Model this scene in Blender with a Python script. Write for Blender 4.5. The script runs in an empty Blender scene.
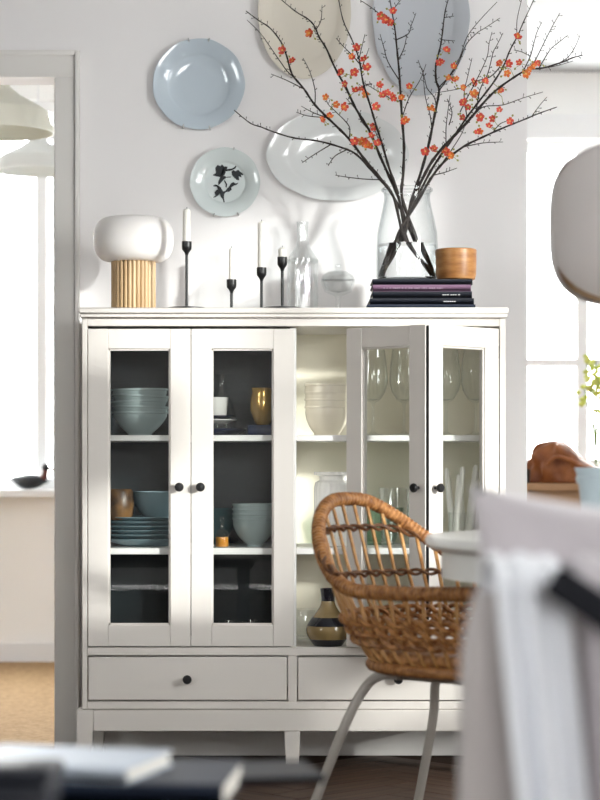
import bpy, bmesh, math, random
from mathutils import Vector, Matrix
R = math.radians
pi = math.pi
random.seed(7)
sc = bpy.context.scene
col = sc.collection

# ------------------------------------------------------------------ camera
D, HZ, F, CH = 6.0, 460.0, 2118.0, 0.9      # distance to cabinet front, horizon row, focal in px, eye height
cam = bpy.data.cameras.new('camera')
camo = bpy.data.objects.new('camera', cam); col.objects.link(camo)
cam.sensor_fit = 'HORIZONTAL'; cam.sensor_width = 24.0
cam.lens = F / 600 * 24.0
cam.shift_y = (HZ - 400) / 600
camo.location = (0, -D, CH); camo.rotation_euler = (R(90), 0, 0)
cam.dof.use_dof = True; cam.dof.focus_distance = 6.05; cam.dof.aperture_fstop = 2.9
cam.clip_end = 200
sc.camera = camo
def X(px, Y): return (px - 300) * (D + Y) / F
def Z(py, Y): return CH + (HZ - py) * (D + Y) / F
def P(px, py, Y): return Vector((X(px, Y), Y, Z(py, Y)))

# ------------------------------------------------------------------ light
w = bpy.data.worlds.new('sky'); sc.world = w; w.use_nodes = True
bg = w.node_tree.nodes['Background']
bg.inputs[0].default_value = (1.0, 0.985, 0.97, 1); bg.inputs[1].default_value = 14.8
sun = bpy.data.lights.new('sun', 'SUN'); sun.energy = 3.7; sun.angle = R(3.0); sun.color = (1, 0.975, 0.94)
suno = bpy.data.objects.new('sun', sun); col.objects.link(suno)
suno.rotation_euler = Vector((-0.72, 0.70, -0.19)).to_track_quat('-Z', 'Y').to_euler()
suno.location = (6, -6, 4)
def portal(name, loc, rot, sx, sy):
    l = bpy.data.lights.new(name, 'AREA'); l.shape = 'RECTANGLE'; l.size = sx; l.size_y = sy
    l.cycles.is_portal = True
    o = bpy.data.objects.new(name, l); col.objects.link(o); o.location = loc; o.rotation_euler = rot
sc.view_settings.view_transform = 'Standard'; sc.view_settings.look = 'None'
sc.view_settings.exposure = 0.46; sc.view_settings.gamma = 1.0; sc.view_settings.use_curve_mapping = False
sc.cycles.transparent_max_bounces = 32
sc.cycles.max_bounces = 10
sc.cycles.diffuse_bounces = 5

# ------------------------------------------------------------------ materials
M = {}
def mat(name, color, rough=0.5, metal=0.0, noise=None, bump=None, spec=0.5, sheen=0, trans=0, ior=1.45, coat=0):
    m = bpy.data.materials.new(name); m.use_nodes = True
    nt = m.node_tree; b = nt.nodes['Principled BSDF']
    b.inputs['Base Color'].default_value = (*color, 1)
    b.inputs['Roughness'].default_value = rough; b.inputs['Metallic'].default_value = metal
    b.inputs['Specular IOR Level'].default_value = spec
    b.inputs['Sheen Weight'].default_value = sheen
    b.inputs['Transmission Weight'].default_value = trans; b.inputs['IOR'].default_value = ior
    b.inputs['Coat Weight'].default_value = coat
    tc = nt.nodes.new('ShaderNodeTexCoord')
    if noise:      # (other colour, scale vector, detail)
        mp = nt.nodes.new('ShaderNodeMapping'); mp.inputs['Scale'].default_value = noise[1]
        n = nt.nodes.new('ShaderNodeTexNoise'); n.inputs['Scale'].default_value = 1; n.inputs['Detail'].default_value = 5
        r = nt.nodes.new('ShaderNodeValToRGB')
        r.color_ramp.elements[0].position = 0.35; r.color_ramp.elements[1].position = 0.65
        r.color_ramp.elements[0].color = (*color, 1); r.color_ramp.elements[1].color = (*noise[0], 1)
        nt.links.new(tc.outputs['Object'], mp.inputs[0]); nt.links.new(mp.outputs[0], n.inputs[0])
        nt.links.new(n.outputs[0], r.inputs[0]); nt.links.new(r.outputs[0], b.inputs['Base Color'])
    if bump:       # (scale vector, strength, distance)
        mp = nt.nodes.new('ShaderNodeMapping'); mp.inputs['Scale'].default_value = bump[0]
        n = nt.nodes.new('ShaderNodeTexNoise'); n.inputs['Scale'].default_value = 1; n.inputs['Detail'].default_value = 4
        bp = nt.nodes.new('ShaderNodeBump'); bp.inputs['Strength'].default_value = bump[1]; bp.inputs['Distance'].default_value = bump[2]
        nt.links.new(tc.outputs['Object'], mp.inputs[0]); nt.links.new(mp.outputs[0], n.inputs[0])
        nt.links.new(n.outputs[0], bp.inputs['Height']); nt.links.new(bp.outputs[0], b.inputs['Normal'])
    if name == 'opal':
        b.inputs['Subsurface Weight'].default_value = 0.7; b.inputs['Subsurface Radius'].default_value = (0.05, 0.05, 0.045)
    M[name] = m
    return m
def glass(name, tint=(0.97, 0.985, 0.98), edge=(0.55, 0.62, 0.62), ior=1.45, rough=0.0, edge_pow=0.35):
    m = bpy.data.materials.new(name); m.use_nodes = True; nt = m.node_tree; nt.nodes.clear()
    out = nt.nodes.new('ShaderNodeOutputMaterial'); mix = nt.nodes.new('ShaderNodeMixShader')
    tr = nt.nodes.new('ShaderNodeBsdfTransparent'); gl = nt.nodes.new('ShaderNodeBsdfGlossy')
    gl.inputs['Roughness'].default_value = rough
    lw = nt.nodes.new('ShaderNodeLayerWeight'); lw.inputs['Blend'].default_value = edge_pow
    # thin-wall reflectance (Schlick) from the facing ratio, the same from both sides
    l2 = nt.nodes.new('ShaderNodeLayerWeight'); l2.inputs['Blend'].default_value = 0.5
    pw = nt.nodes.new('ShaderNodeMath'); pw.operation = 'POWER'; pw.inputs[1].default_value = 5
    fr = nt.nodes.new('ShaderNodeMath'); fr.operation = 'MULTIPLY_ADD'
    f0 = ((ior - 1) / (ior + 1)) ** 2; fr.inputs[1].default_value = 0.85 - f0; fr.inputs[2].default_value = f0
    nt.links.new(l2.outputs['Facing'], pw.inputs[0]); nt.links.new(pw.outputs[0], fr.inputs[0])
    mc = nt.nodes.new('ShaderNodeMix'); mc.data_type = 'RGBA'
    mc.inputs[6].default_value = (*tint, 1); mc.inputs[7].default_value = (*edge, 1)
    nt.links.new(lw.outputs['Facing'], mc.inputs[0]); nt.links.new(mc.outputs[2], tr.inputs[0])
    nt.links.new(fr.outputs[0], mix.inputs[0]); nt.links.new(tr.outputs[0], mix.inputs[1]); nt.links.new(gl.outputs[0], mix.inputs[2])
    nt.links.new(mix.outputs[0], out.inputs[0])
    M[name] = m
    return m
mat('wall', (0.85, 0.83, 0.83), 0.75, noise=((0.86, 0.84, 0.84), (1.5, 1.5, 1.5)), bump=((90, 90, 90), 0.08, 0.002))
mat('casing', (0.76, 0.74, 0.71), 0.5)
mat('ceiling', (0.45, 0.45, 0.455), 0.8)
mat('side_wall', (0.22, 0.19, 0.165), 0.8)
mat('far_wall', (0.93, 0.93, 0.92), 0.8)
mat('sash', (0.85, 0.86, 0.87), 0.5)
mat('cabinet', (0.74, 0.70, 0.655), 0.32, bump=((30, 30, 4), 0.04, 0.001))
mat('cream', (0.92, 0.87, 0.72), 0.45)
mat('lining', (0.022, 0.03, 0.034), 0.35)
mat('shelf', (0.80, 0.79, 0.77), 0.4)
mat('black', (0.008, 0.008, 0.009), 0.35)
mat('gap_black', (0.006, 0.006, 0.007), 0.7)
mat('chrome', (0.7, 0.7, 0.72), 0.12, 1.0)
mat('brass_hinge', (0.16, 0.14, 0.12), 0.35, 1.0)
mat('floor_wood', (0.050, 0.026, 0.016), 0.6, noise=((0.11, 0.062, 0.038), (3, 40, 3)), bump=((6, 80, 6), 0.15, 0.002))
mat('floor_base', (0.045, 0.025, 0.016), 0.85, spec=0.15)
mat('jute', (0.33, 0.20, 0.09), 0.9, noise=((0.46, 0.30, 0.15), (60, 60, 60)), bump=((120, 120, 120), 0.7, 0.006))
mat('plate_blue', (0.55, 0.63, 0.70), 0.12, coat=0.5)
mat('plate_mint', (0.66, 0.72, 0.72), 0.12, coat=0.5)
mat('plate_cream', (0.72, 0.67, 0.58), 0.15, coat=0.5)
mat('plate_grey', (0.52, 0.545, 0.585), 0.14, coat=0.5)
mat('plate_white', (0.78, 0.80, 0.80), 0.13, coat=0.5)
mat('print', (0.006, 0.01, 0.014), 0.35)
mat('clip', (0.55, 0.55, 0.55), 0.3, 0.9)
mat('opal', (0.88, 0.85, 0.83), 0.45, sheen=0.2)
mat('pale_wood', (0.42, 0.27, 0.13), 0.45, noise=((0.60, 0.43, 0.25), (30, 30, 3)))
mat('wax', (0.86, 0.84, 0.78), 0.45)
mat('wick', (0.03, 0.03, 0.03), 0.9)
glass('pane', tint=(0.985, 0.99, 0.985), edge=(0.93, 0.95, 0.94)); glass('clear', tint=(0.99, 0.995, 0.99), edge=(0.86, 0.88, 0.87), edge_pow=0.2, ior=1.6); glass('crystal', tint=(0.985, 0.99, 0.99), edge=(0.90, 0.92, 0.92), edge_pow=0.28, ior=1.75)
glass('vase_glass', tint=(0.99, 0.995, 0.995), edge=(0.55, 0.60, 0.61), edge_pow=0.18)
glass('window_glass', tint=(0.98, 0.99, 0.99), edge=(0.8, 0.85, 0.85))
glass('amber', tint=(0.85, 0.42, 0.05), edge=(0.45, 0.14, 0.0))
mat('amber_fill', (0.62, 0.26, 0.03), 0.1)
glass('green_glass', tint=(0.86, 0.95, 0.90), edge=(0.45, 0.62, 0.54))
mat('water', (0.97, 0.985, 0.99), 0.0, trans=1.0, ior=1.33)
mat('book_black', (0.010, 0.012, 0.020), 0.45)
mat('book_navy', (0.016, 0.024, 0.045), 0.45)
mat('book_plum', (0.20, 0.11, 0.18), 0.5)
mat('paper', (0.75, 0.72, 0.65), 0.8)
mat('letter', (0.75, 0.75, 0.75), 0.6)
mat('letter_soft', (0.34, 0.24, 0.32), 0.6)
mat('acacia', (0.22, 0.085, 0.02), 0.4, noise=((0.40, 0.19, 0.06), (14, 14, 60)))
mat('bark', (0.014, 0.010, 0.009), 0.75, noise=((0.032, 0.022, 0.018), (80, 80, 80)))
mat('petal', (0.62, 0.055, 0.035), 0.6, noise=((0.82, 0.14, 0.09), (60, 60, 60)))
mat('petal_orange', (0.72, 0.16, 0.03), 0.6, noise=((0.85, 0.27, 0.07), (60, 60, 60)))
mat('stamen', (0.85, 0.55, 0.12), 0.6)
mat('leaf_bud', (0.28, 0.27, 0.06), 0.6)
mat('celadon', (0.42, 0.51, 0.51), 0.15, coat=0.4)
mat('slate_blue', (0.21, 0.32, 0.36), 0.2, coat=0.4)
mat('teal_dark', (0.05, 0.12, 0.13), 0.2)
mat('navy_ware', (0.010, 0.016, 0.045), 0.25)
mat('white_ware', (0.85, 0.84, 0.80), 0.2)
mat('cream_ware', (0.80, 0.74, 0.60), 0.25)
mat('gold_ware', (0.62, 0.38, 0.10), 0.18, 0.55, coat=0.6)
mat('tortoise', (0.012, 0.006, 0.004), 0.4, noise=((0.20, 0.10, 0.03), (22, 22, 22)))
mat('vase_brown', (0.30, 0.21, 0.09), 0.1, coat=0.8)
mat('vase_black', (0.006, 0.006, 0.012), 0.08, coat=0.8)
mat('rattan', (0.20, 0.075, 0.022), 0.45, noise=((0.50, 0.24, 0.085), (55, 55, 55)))
mat('rattan_dark', (0.07, 0.026, 0.010), 0.5, noise=((0.15, 0.06, 0.02), (40, 40, 40)))
mat('rattan_light', (0.42, 0.20, 0.06), 0.45, noise=((0.58, 0.33, 0.13), (40, 40, 40)))
mat('greige_metal', (0.48, 0.45, 0.41), 0.4)
mat('table_white', (0.80, 0.80, 0.77), 0.3)
mat('veneer_white', (0.93, 0.90, 0.89), 0.6)
mat('veneer_tan', (0.36, 0.22, 0.11), 0.6)
mat('linen', (0.42, 0.385, 0.375), 0.9, noise=((0.45, 0.41, 0.40), (300, 300, 300)), sheen=0.3)
mat('linen_cushion', (0.52, 0.48, 0.505), 0.9, noise=((0.55, 0.51, 0.535), (250, 250, 250)), sheen=0.3)
mat('throw', (0.86, 0.88, 0.94), 0.95, noise=((0.89, 0.91, 0.95), (200, 200, 200)), sheen=0.4)
mat('throw_dark', (0.010, 0.011, 0.016), 0.9)
mat('shade_green', (0.60, 0.60, 0.52), 0.5)
mat('shade_pale', (0.70, 0.72, 0.70), 0.5)
mat('duck_body', (0.02, 0.022, 0.025), 0.5)
mat('duck_head', (0.10, 0.02, 0.012), 0.5)
mat('leather', (0.16, 0.042, 0.010), 0.5, noise=((0.30, 0.10, 0.026), (14, 14, 14)), bump=((18, 18, 18), 0.5, 0.02))
mat('brown_wood', (0.33, 0.17, 0.075), 0.5, noise=((0.42, 0.24, 0.12), (4, 30, 30)))
mat('pot_blue', (0.48, 0.57, 0.62), 0.4)
mat('stem_green', (0.16, 0.24, 0.05), 0.6)
mat('bloom_yellow', (0.62, 0.66, 0.16), 0.6)
mat('tray_dark', (0.010, 0.011, 0.015), 0.8, spec=0.15)
mat('magazine', (0.52, 0.58, 0.66), 0.5)

for nm in ('veneer_white',):      # thin veneer lets some light through
    nt = M[nm].node_tree; b_ = nt.nodes['Principled BSDF']; o_ = nt.nodes['Material Output']
    tl = nt.nodes.new('ShaderNodeBsdfTranslucent'); tl.inputs[0].default_value = b_.inputs['Base Color'].default_value
    mx = nt.nodes.new('ShaderNodeMixShader'); mx.inputs[0].default_value = 0.45
    nt.links.new(b_.outputs[0], mx.inputs[1]); nt.links.new(tl.outputs[0], mx.inputs[2]); nt.links.new(mx.outputs[0], o_.inputs[0])

# ------------------------------------------------------------------ helpers
class MB:
    def __init__(s): s.v = []; s.f = []
    def add(s, v, f):
        n = len(s.v); s.v += [tuple(p) for p in v]; s.f += [tuple(i + n for i in q) for q in f]; return s
    def box(s, x0, x1, y0, y1, z0, z1):
        return s.add([(x0,y0,z0),(x1,y0,z0),(x1,y1,z0),(x0,y1,z0),(x0,y0,z1),(x1,y0,z1),(x1,y1,z1),(x0,y1,z1)],
                     [(0,3,2,1),(4,5,6,7),(0,1,5,4),(1,2,6,5),(2,3,7,6),(3,0,4,7)])
    def hexa(s, b, t):       # bottom and top quads
        return s.add(list(b) + list(t), [(0,3,2,1),(4,5,6,7),(0,1,5,4),(1,2,6,5),(2,3,7,6),(3,0,4,7)])
    def lathe(s, prof, n=32, rad=None, c=(0, 0, 0), sx=1, sy=1, closed=False):
        b = []
        m = len(prof)
        for i in range(n):
            a = 2 * pi * i / n; k = rad(a) if rad else 1
            for (r, z) in prof: b.append((c[0] + r * k * sx * math.cos(a), c[1] + r * k * sy * math.sin(a), c[2] + z))
        f = []
        for i in range(n):
            j = (i + 1) % n
            for q in range(m if closed else m - 1):
                q2 = (q + 1) % m
                f.append((i*m+q, j*m+q, j*m+q2, i*m+q2))
        s.add(b, f)
        if not closed:
            base = len(s.v) - n * m
            if prof[0][0] > 1e-5: s.f.append(tuple(base + i*m for i in reversed(range(n))))
            if prof[-1][0] > 1e-5: s.f.append(tuple(base + i*m + m - 1 for i in range(n)))
        return s
    def tube(s, pts, rad, n=8, cap=True):
        pts = [Vector(p) for p in pts]; m = len(pts)
        if not hasattr(rad, '__len__'): rad = [rad] * m
        up = None; v = []
        for i, p in enumerate(pts):
            t = (pts[min(i+1, m-1)] - pts[max(i-1, 0)])
            if t.length < 1e-9: t = Vector((0, 0, 1))
            t.normalize()
            if up is None: up = Vector((0, 0, 1)) if abs(t.z) < .9 else Vector((1, 0, 0))
            a = (up - t * up.dot(t)).normalized(); up = a; b = t.cross(a)
            for k in range(n):
                q = 2 * pi * k / n
                v.append(p + (a * math.cos(q) + b * math.sin(q)) * rad[i])
        f = []
        for i in range(m - 1):
            for k in range(n):
                k2 = (k + 1) % n
                f.append((i*n+k, i*n+k2, (i+1)*n+k2, (i+1)*n+k))
        if cap:
            f.append(tuple(reversed(range(n)))); f.append(tuple((m-1)*n + k for k in range(n)))
        return s.add(v, f)
    def grid(s, fn, nu, nv, closeu=False):
        v = [fn(i / (nu if closeu else nu - 1), j / (nv - 1)) for i in range(nu) for j in range(nv)]
        f = [(i*nv+j, ((i+1)%nu)*nv+j, ((i+1)%nu)*nv+j+1, i*nv+j+1) for i in range(nu if closeu else nu-1) for j in range(nv-1)]
        return s.add(v, f)
    def xf(s, fn): s.v = [tuple(fn(Vector(p))) for p in s.v]; return s
    def build(s, name, material, parent=None, loc=(0, 0, 0), smooth=True, bevel=0, seg=2, auto=True):
        me = bpy.data.meshes.new(name); me.from_pydata(s.v, [], s.f)
        bm = bmesh.new(); bm.from_mesh(me)
        bmesh.ops.remove_doubles(bm, verts=bm.verts, dist=1e-6)
        bmesh.ops.recalc_face_normals(bm, faces=bm.faces)
        if bevel:
            bmesh.ops.bevel(bm, geom=[e for e in bm.edges], offset=bevel, segments=seg, affect='EDGES', profile=0.5, clamp_overlap=True)
        bm.to_mesh(me); bm.free()
        me.materials.append(M[material] if isinstance(material, str) else material)
        o = bpy.data.objects.new(name, me); col.objects.link(o); o.location = loc
        if parent: o.parent = parent
        if smooth:
            for p in me.polygons: p.use_smooth = True
            if auto: me.set_sharp_from_angle(angle=R(38))
        return o
def tag(o, label=None, cat=None, group=None, kind=None):
    if label: o['label'] = label
    if cat: o['category'] = cat
    if group: o['group'] = group
    if kind: o['kind'] = kind
    return o
def thing(name, label, cat, loc=(0, 0, 0), rz=0, group=None):
    o = bpy.data.objects.new(name, None); col.objects.link(o); o.location = loc; o.rotation_euler = (0, 0, rz)
    o.empty_display_size = 0.05
    return tag(o, label, cat, group)
def struct(o): o['kind'] = 'structure'; return o
def bx(x0, x1, y0, y1, z0, z1): return MB().box(x0, x1, y0, y1, z0, z1)
def sm(t): t = max(0, min(1, t)); return t * t * (3 - 2 * t)
def spline(pts, sub=4):
    pts = [Vector(p) for p in pts]; out = []
    for i in range(len(pts) - 1):
        p0 = pts[max(i-1, 0)]; p1 = pts[i]; p2 = pts[i+1]; p3 = pts[min(i+2, len(pts)-1)]
        for k in range(sub):
            t = k / sub
            out.append(0.5 * ((2*p1) + (p2-p0)*t + (2*p0-5*p1+4*p2-p3)*t*t + (3*p1-p0-3*p2+p3)*t*t*t))
    out.append(pts[-1]); return out

# ------------------------------------------------------------------ the setting
WY = 0.46                                    # face of the wall behind the cabinet
CEIL = 2.62; FAR = 3.4; RX = 2.6; LX = -3.2; BACK = -9.0
xo = X(55, WY); xc = X(80, WY); xe = X(527, WY)
zd = Z(78, WY); zc = Z(52, WY)
fl = struct(bx(LX, RX, BACK, FAR, -0.1, -0.004).build('floor', 'floor_base', smooth=False))
# herringbone blocks where the floor shows
L_, W_ = 0.44, 0.11
pm = MB().box(-L_/2+.0008, L_/2-.0008, -W_/2+.0008, W_/2-.0008, -0.006, 0).build('plank', 'floor_wood', fl, bevel=0.0012, seg=1, smooth=False)
first = True
for i in range(-14, 15):
    for j in range(-14, 15):
        for s_ in (0, 1):
            # standard herringbone lattice, turned by 45 degrees
            hx = i * W_ + j * L_ + (L_/2 if s_ == 0 else W_/2 - W_)
            hy = i * W_ - j * L_ + (W_/2 if s_ == 0 else L_/2 + 0*W_)
            c45 = math.cos(pi/4); X_ = (hx - hy) * c45; Y_ = (hx + hy) * c45 - 1.0
            if not (-1.3 < X_ < 1.5 and -2.0 < Y_ < 0.36): continue
            o = pm if first else pm.copy()
            if not first: col.objects.link(o)
            first = False
            o.location = (X_, Y_, 0); o.rotation_euler = (0, 0, pi/4 + (0 if s_ == 0 else pi/2))
            o.name = 'plank'
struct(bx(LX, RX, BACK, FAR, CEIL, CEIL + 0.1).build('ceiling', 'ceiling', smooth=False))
wb = MB(); wb.box(xo, xe, WY, WY + 0.12, 0, CEIL); wb.box(xo - 0.95, xo, WY, WY + 0.12, zd, CEIL); wb.box(LX, xo - 0.95, WY, WY + 0.12, 0, CEIL)
struct(wb.build('wall_back', 'wall', smooth=False))
t = MB(); t.box(xo, xc, WY - 0.018, WY, 0, zd); t.box(xo - 0.95, xc, WY - 0.018, WY, zd, zc); t.box(xo - 0.95 - (xc - xo), xo - 0.95, WY - 0.018, WY, 0, zc)
t.box(xc - 0.014, xc, WY - 0.026, WY - 0.018, 0, zc); t.box(xo - 0.95, xc - 0.014, WY - 0.026, WY - 0.018, zc - 0.014, zc)
struct(t.build('trim_1', 'casing', bevel=0.003, seg=1))
bb = bx(xc, xe, WY - 0.014, WY, 0, 0.13).build('baseboard_back', 'casing', bevel=0.003, seg=1); struct(bb)
# right-hand wall with added openings shaping the sun patches, side wall and wall behind the camera
def wall_open(name, axis, pos, th, lo, hi, holes, material='wall'):
    """a wall along X or Y with rectangular holes (a0, a1, z0, z1)"""
    m = MB(); cuts = sorted(set([lo, hi] + [h[0] for h in holes] + [h[1] for h in holes]))
    for a, b in zip(cuts, cuts[1:]):
        hs = sorted([h for h in holes if h[0] <= a + 1e-6 and h[1] >= b - 1e-6], key=lambda h: h[2]); z = 0
        for h in hs:
            if h[2] > z: m.box(a, b, pos, pos+th, z, h[2]) if axis == 'X' else m.box(pos, pos+th, a, b, z, h[2])
            z = h[3]
        if z < CEIL: m.box(a, b, pos, pos+th, z, CEIL) if axis == 'X' else m.box(pos, pos+th, a, b, z, CEIL)
    return struct(m.build(name, material, smooth=False))
RH = [(-3.35, -2.62, 1.18, 2.40), (-2.62, -1.70, 0.76, 0.93), (-2.62, -1.70, 1.18, 2.40), (-2.62, -1.70, 0.50, 0.66)]  # unseen openings, sized so the sun lands in patches on the cabinet
wall_open('wall_right', 'Y', RX, 0.2, BACK, FAR, RH)
LH = (-5.1, -3.5, 1.4, 2.55)
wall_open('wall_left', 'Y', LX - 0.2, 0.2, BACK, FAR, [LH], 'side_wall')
wall_open('wall_front', 'X', BACK - 0.2, 0.2, LX, RX, [(0.3, 2.3, 1.3, 2.5)])
FH = [(-2.6, X(62, FAR), Z(489, FAR), 2.5), (0.72, 2.2, Z(470, FAR), Z(140, FAR))]
wall_open('wall_far', 'X', FAR, 0.2, LX, RX, FH, 'far_wall')
def window(n, axis, pos, a0, a1, z0, z1, nv, nh, b=0.05, sill=None):
    """frame, mullions, transoms (metres up), panes"""
    def bar(p, q, zz0, zz1, d=0.03):
        return bx(p, q, pos - d, pos + d, zz0, zz1) if axis == 'X' else bx(pos - d, pos + d, p, q, zz0, zz1)
    m = MB()
    for (p, q, u, v) in ((a0, a0+b, z0, z1), (a1-b, a1, z0, z1), (a0+b, a1-b, z0, z0+b), (a0+b, a1-b, z1-b, z1)):
        k = bar(p, q, u, v); m.add(k.v, k.f)
    fr = struct(m.build('window_%d' % n, 'sash', smooth=False))
    va = [a0 + b] + [v for v in nv] + [a1 - b]; ha = [z0 + b] + [h for h in nh] + [z1 - b]
    for v in nv: bar(v - b*.5, v + b*.5, z0 + b, z1 - b, 0.025).build('mullion', 'sash', fr, smooth=False)
    for h in nh: bar(a0 + b, a1 - b, h - b*.35, h + b*.35, 0.022).build('transom', 'sash', fr, smooth=False)
    for i in range(len(va) - 1):
        for j in range(len(ha) - 1):
            k = bar(va[i], va[i+1], ha[j], ha[j+1], 0.002); k.build('pane', 'window_glass', fr, smooth=False)
    return fr
window(1, 'X', FAR + 0.08, FH[0][0], FH[0][1], FH[0][2], FH[0][3], [-1.95, X(40, FAR)], [2.35])
window(2, 'X', FAR + 0.08, FH[1][0], FH[1][1], FH[1][2], FH[1][3], [X(584, FAR)], [Z(362, FAR)])
window(3, 'Y', RX + 0.06, *RH[0], [], [1.79], b=0.04)
window(4, 'Y', RX + 0.06, *RH[2], [], [1.79], b=0.04)
window(5, 'Y', RX + 0.06, *RH[1], [], [], b=0.02)  # added slot that lets a band of sun onto the plinth
window(8, 'Y', RX + 0.06, *RH[3], [], [], b=0.02)  # added slot aiming sun at the floor before the cabinet
window(6, 'X', BACK - 0.1, 0.3, 2.3, 1.3, 2.5, [1.3], [1.9])  # unseen window added behind the camera as front fill
for i, h in enumerate(RH): portal('portal_right', (RX + 0.19, (h[0]+h[1])/2, (h[2]+h[3])/2), (0, R(90), 0), h[3]-h[2], h[1]-h[0])
for h in FH: portal('portal_far', ((h[0]+h[1])/2, FAR + 0.19, (h[2]+h[3])/2), (R(-90), 0, 0), h[1]-h[0], h[3]-h[2])
for h in [(0.3, 2.3, 1.3, 2.5)]: portal('portal_front', ((h[0]+h[1])/2, BACK - 0.19, (h[2]+h[3])/2), (R(90), 0, 0), h[1]-h[0], h[3]-h[2])
window(7, 'Y', LX - 0.1, *LH, [-4.35], [1.9])
portal('portal_left', (LX - 0.19, (LH[0]+LH[1])/2, (LH[2]+LH[3])/2), (0, R(-90), 0), LH[3]-LH[2], LH[1]-LH[0])
# sill and casing trims of the far windows
struct(bx(-2.7, X(70, FAR), FAR - 0.16, FAR, FH[0][2] - 0.035, FH[0][2]).build('trim_2', 'sash', bevel=0.004, seg=1))
t = MB(); t.box(0.6, 2.3, FAR - 0.03, FAR, Z(140, FAR), Z(115, FAR)); t.box(0.6, 0.72, FAR - 0.03, FAR, 0.4, Z(140, FAR)); t.box(2.2, 2.3, FAR - 0.03, FAR, 0.4, Z(140, FAR))
struct(t.build('trim_3', 'sash', smooth=False))
struct(bx(LX, RX, FAR - 0.018, FAR, 0, 0.09).build('baseboard_far', 'sash', smooth=False))
tag(bx(-3.0, -0.25, 0.60, 3.36, -0.004, 0.008).build('jute_rug', 'jute', smooth=False), 'tan woven jute rug on the floor of the room beyond the doorway', 'rug')

# ------------------------------------------------------------------ display cabinet
S = D / F
def cx(px): return (px - 300) * S
def cz(py): return CH + (HZ - py) * S
ZT = cz(308); DEP = 0.42
cab = thing('display_cabinet', 'off-white wooden display cabinet with folding glass doors, two drawers and short legs', 'cabinet', (0, 0, 0))
def cpart(name, x0, x1, y0, y1, z0, z1, m='cabinet', bev=0.0015, parent=cab):
    return bx(min(x0,x1), max(x0,x1), y0, y1, min(z0,z1), max(z0,z1)).build(name, m, parent, bevel=bev, seg=1)
xl, xr = cx(82), cx(505.5)
MIDX = cx(293)
tp = cpart('top', cx(79.3), cx(508), -0.022, DEP + 0.01, cz(314), ZT, bev=0.003)
cpart('top_moulding', cx(80.5), cx(507), -0.016, DEP + 0.006, cz(317.8), cz(314), bev=0.002)
sd = cpart('side_panel', xl, cx(87.3), 0.0, DEP, cz(709), cz(318)); cpart('side_panel', cx(499.5), xr, 0.0, DEP, cz(709), cz(318))
cpart('top_rail', cx(87.3), cx(499.5), 0.0, DEP - 0.01, cz(326.2), cz(318))
cpart('divider', MIDX - 0.009, MIDX + 0.009, 0.03, DEP - 0.012, cz(648), cz(327), 'shelf')
cpart('bottom_rail', cx(87.3), cx(499.5), 0.0, DEP - 0.012, cz(655.5), cz(647.5))
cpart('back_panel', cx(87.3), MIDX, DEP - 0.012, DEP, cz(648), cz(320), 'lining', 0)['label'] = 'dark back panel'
cpart('back_panel', MIDX, cx(499.5), DEP - 0.012, DEP, cz(648), cz(320), 'cream', 0)['label'] = 'cream back panel'
# dark facing of the left compartment, cream facing of the right one
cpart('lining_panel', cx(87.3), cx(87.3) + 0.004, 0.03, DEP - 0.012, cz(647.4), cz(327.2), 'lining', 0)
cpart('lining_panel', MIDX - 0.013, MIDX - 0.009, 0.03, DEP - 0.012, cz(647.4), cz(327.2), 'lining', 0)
cpart('lining_panel', cx(499.5) - 0.004, cx(499.5), 0.03, DEP - 0.012, cz(647.4), cz(327.2), 'cream', 0)
for (a, b) in ((cx(87.3) + 0.004, MIDX - 0.013), (MIDX + 0.009, cx(499.5) - 0.004)):
    for (p, q) in ((435, 441), (548.5, 555)):
        cpart('shelf', a, b, 0.032, DEP - 0.012, cz(q) , cz(p), 'shelf')
cpart('centre_stile', cx(287.8), cx(297), 0.0, 0.03, cz(701.5), cz(655.5))
cpart('lower_rail', cx(87.3), cx(499.5), 0.0, DEP - 0.012, cz(709), cz(701.5))
SH1, SH2, SH3 = cz(435), cz(548.5), cz(647.5)
def knob(parent, x, y, z, nrm=(0, -1, 0), m='black', plate=False):
    b = MB().lathe([(0.0045, 0), (0.0045, 0.010), (0.0095, 0.014), (0.0125, 0.019), (0.0128, 0.023), (0.010, 0.027), (0.0, 0.028)], 20)
    q = Vector(nrm).to_track_quat('Z', 'Y'); v0 = Vector((x, y, z)); b.xf(lambda p: q @ p + v0)
    return b.build('knob', m, parent)
def drawer(x0, x1):
    d = cpart('drawer', x0, x1, 0.002, 0.022, cz(700.2), cz(657), bev=0.002)
    knob(d, (x0 + x1) / 2, 0.002, cz(679)); return d
drawer(cx(86.6 + 1.6), cx(286.9)); drawer(cx(297.9), cx(498.4))
for (a, b) in ((cx(89), cx(286)), (cx(299), cx(497.5))): cpart('drawer_box', a, b, 0.022, 0.38, cz(699), cz(660), 'shelf', 0)
cpart('plinth_rail', cx(93.6), cx(492), -0.008, 0.018, cz(731), cz(709.6), bev=0.002)
cpart('plinth_rail', cx(93.6), cx(492), DEP - 0.03, DEP - 0.006, cz(731), cz(709.6))
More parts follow.
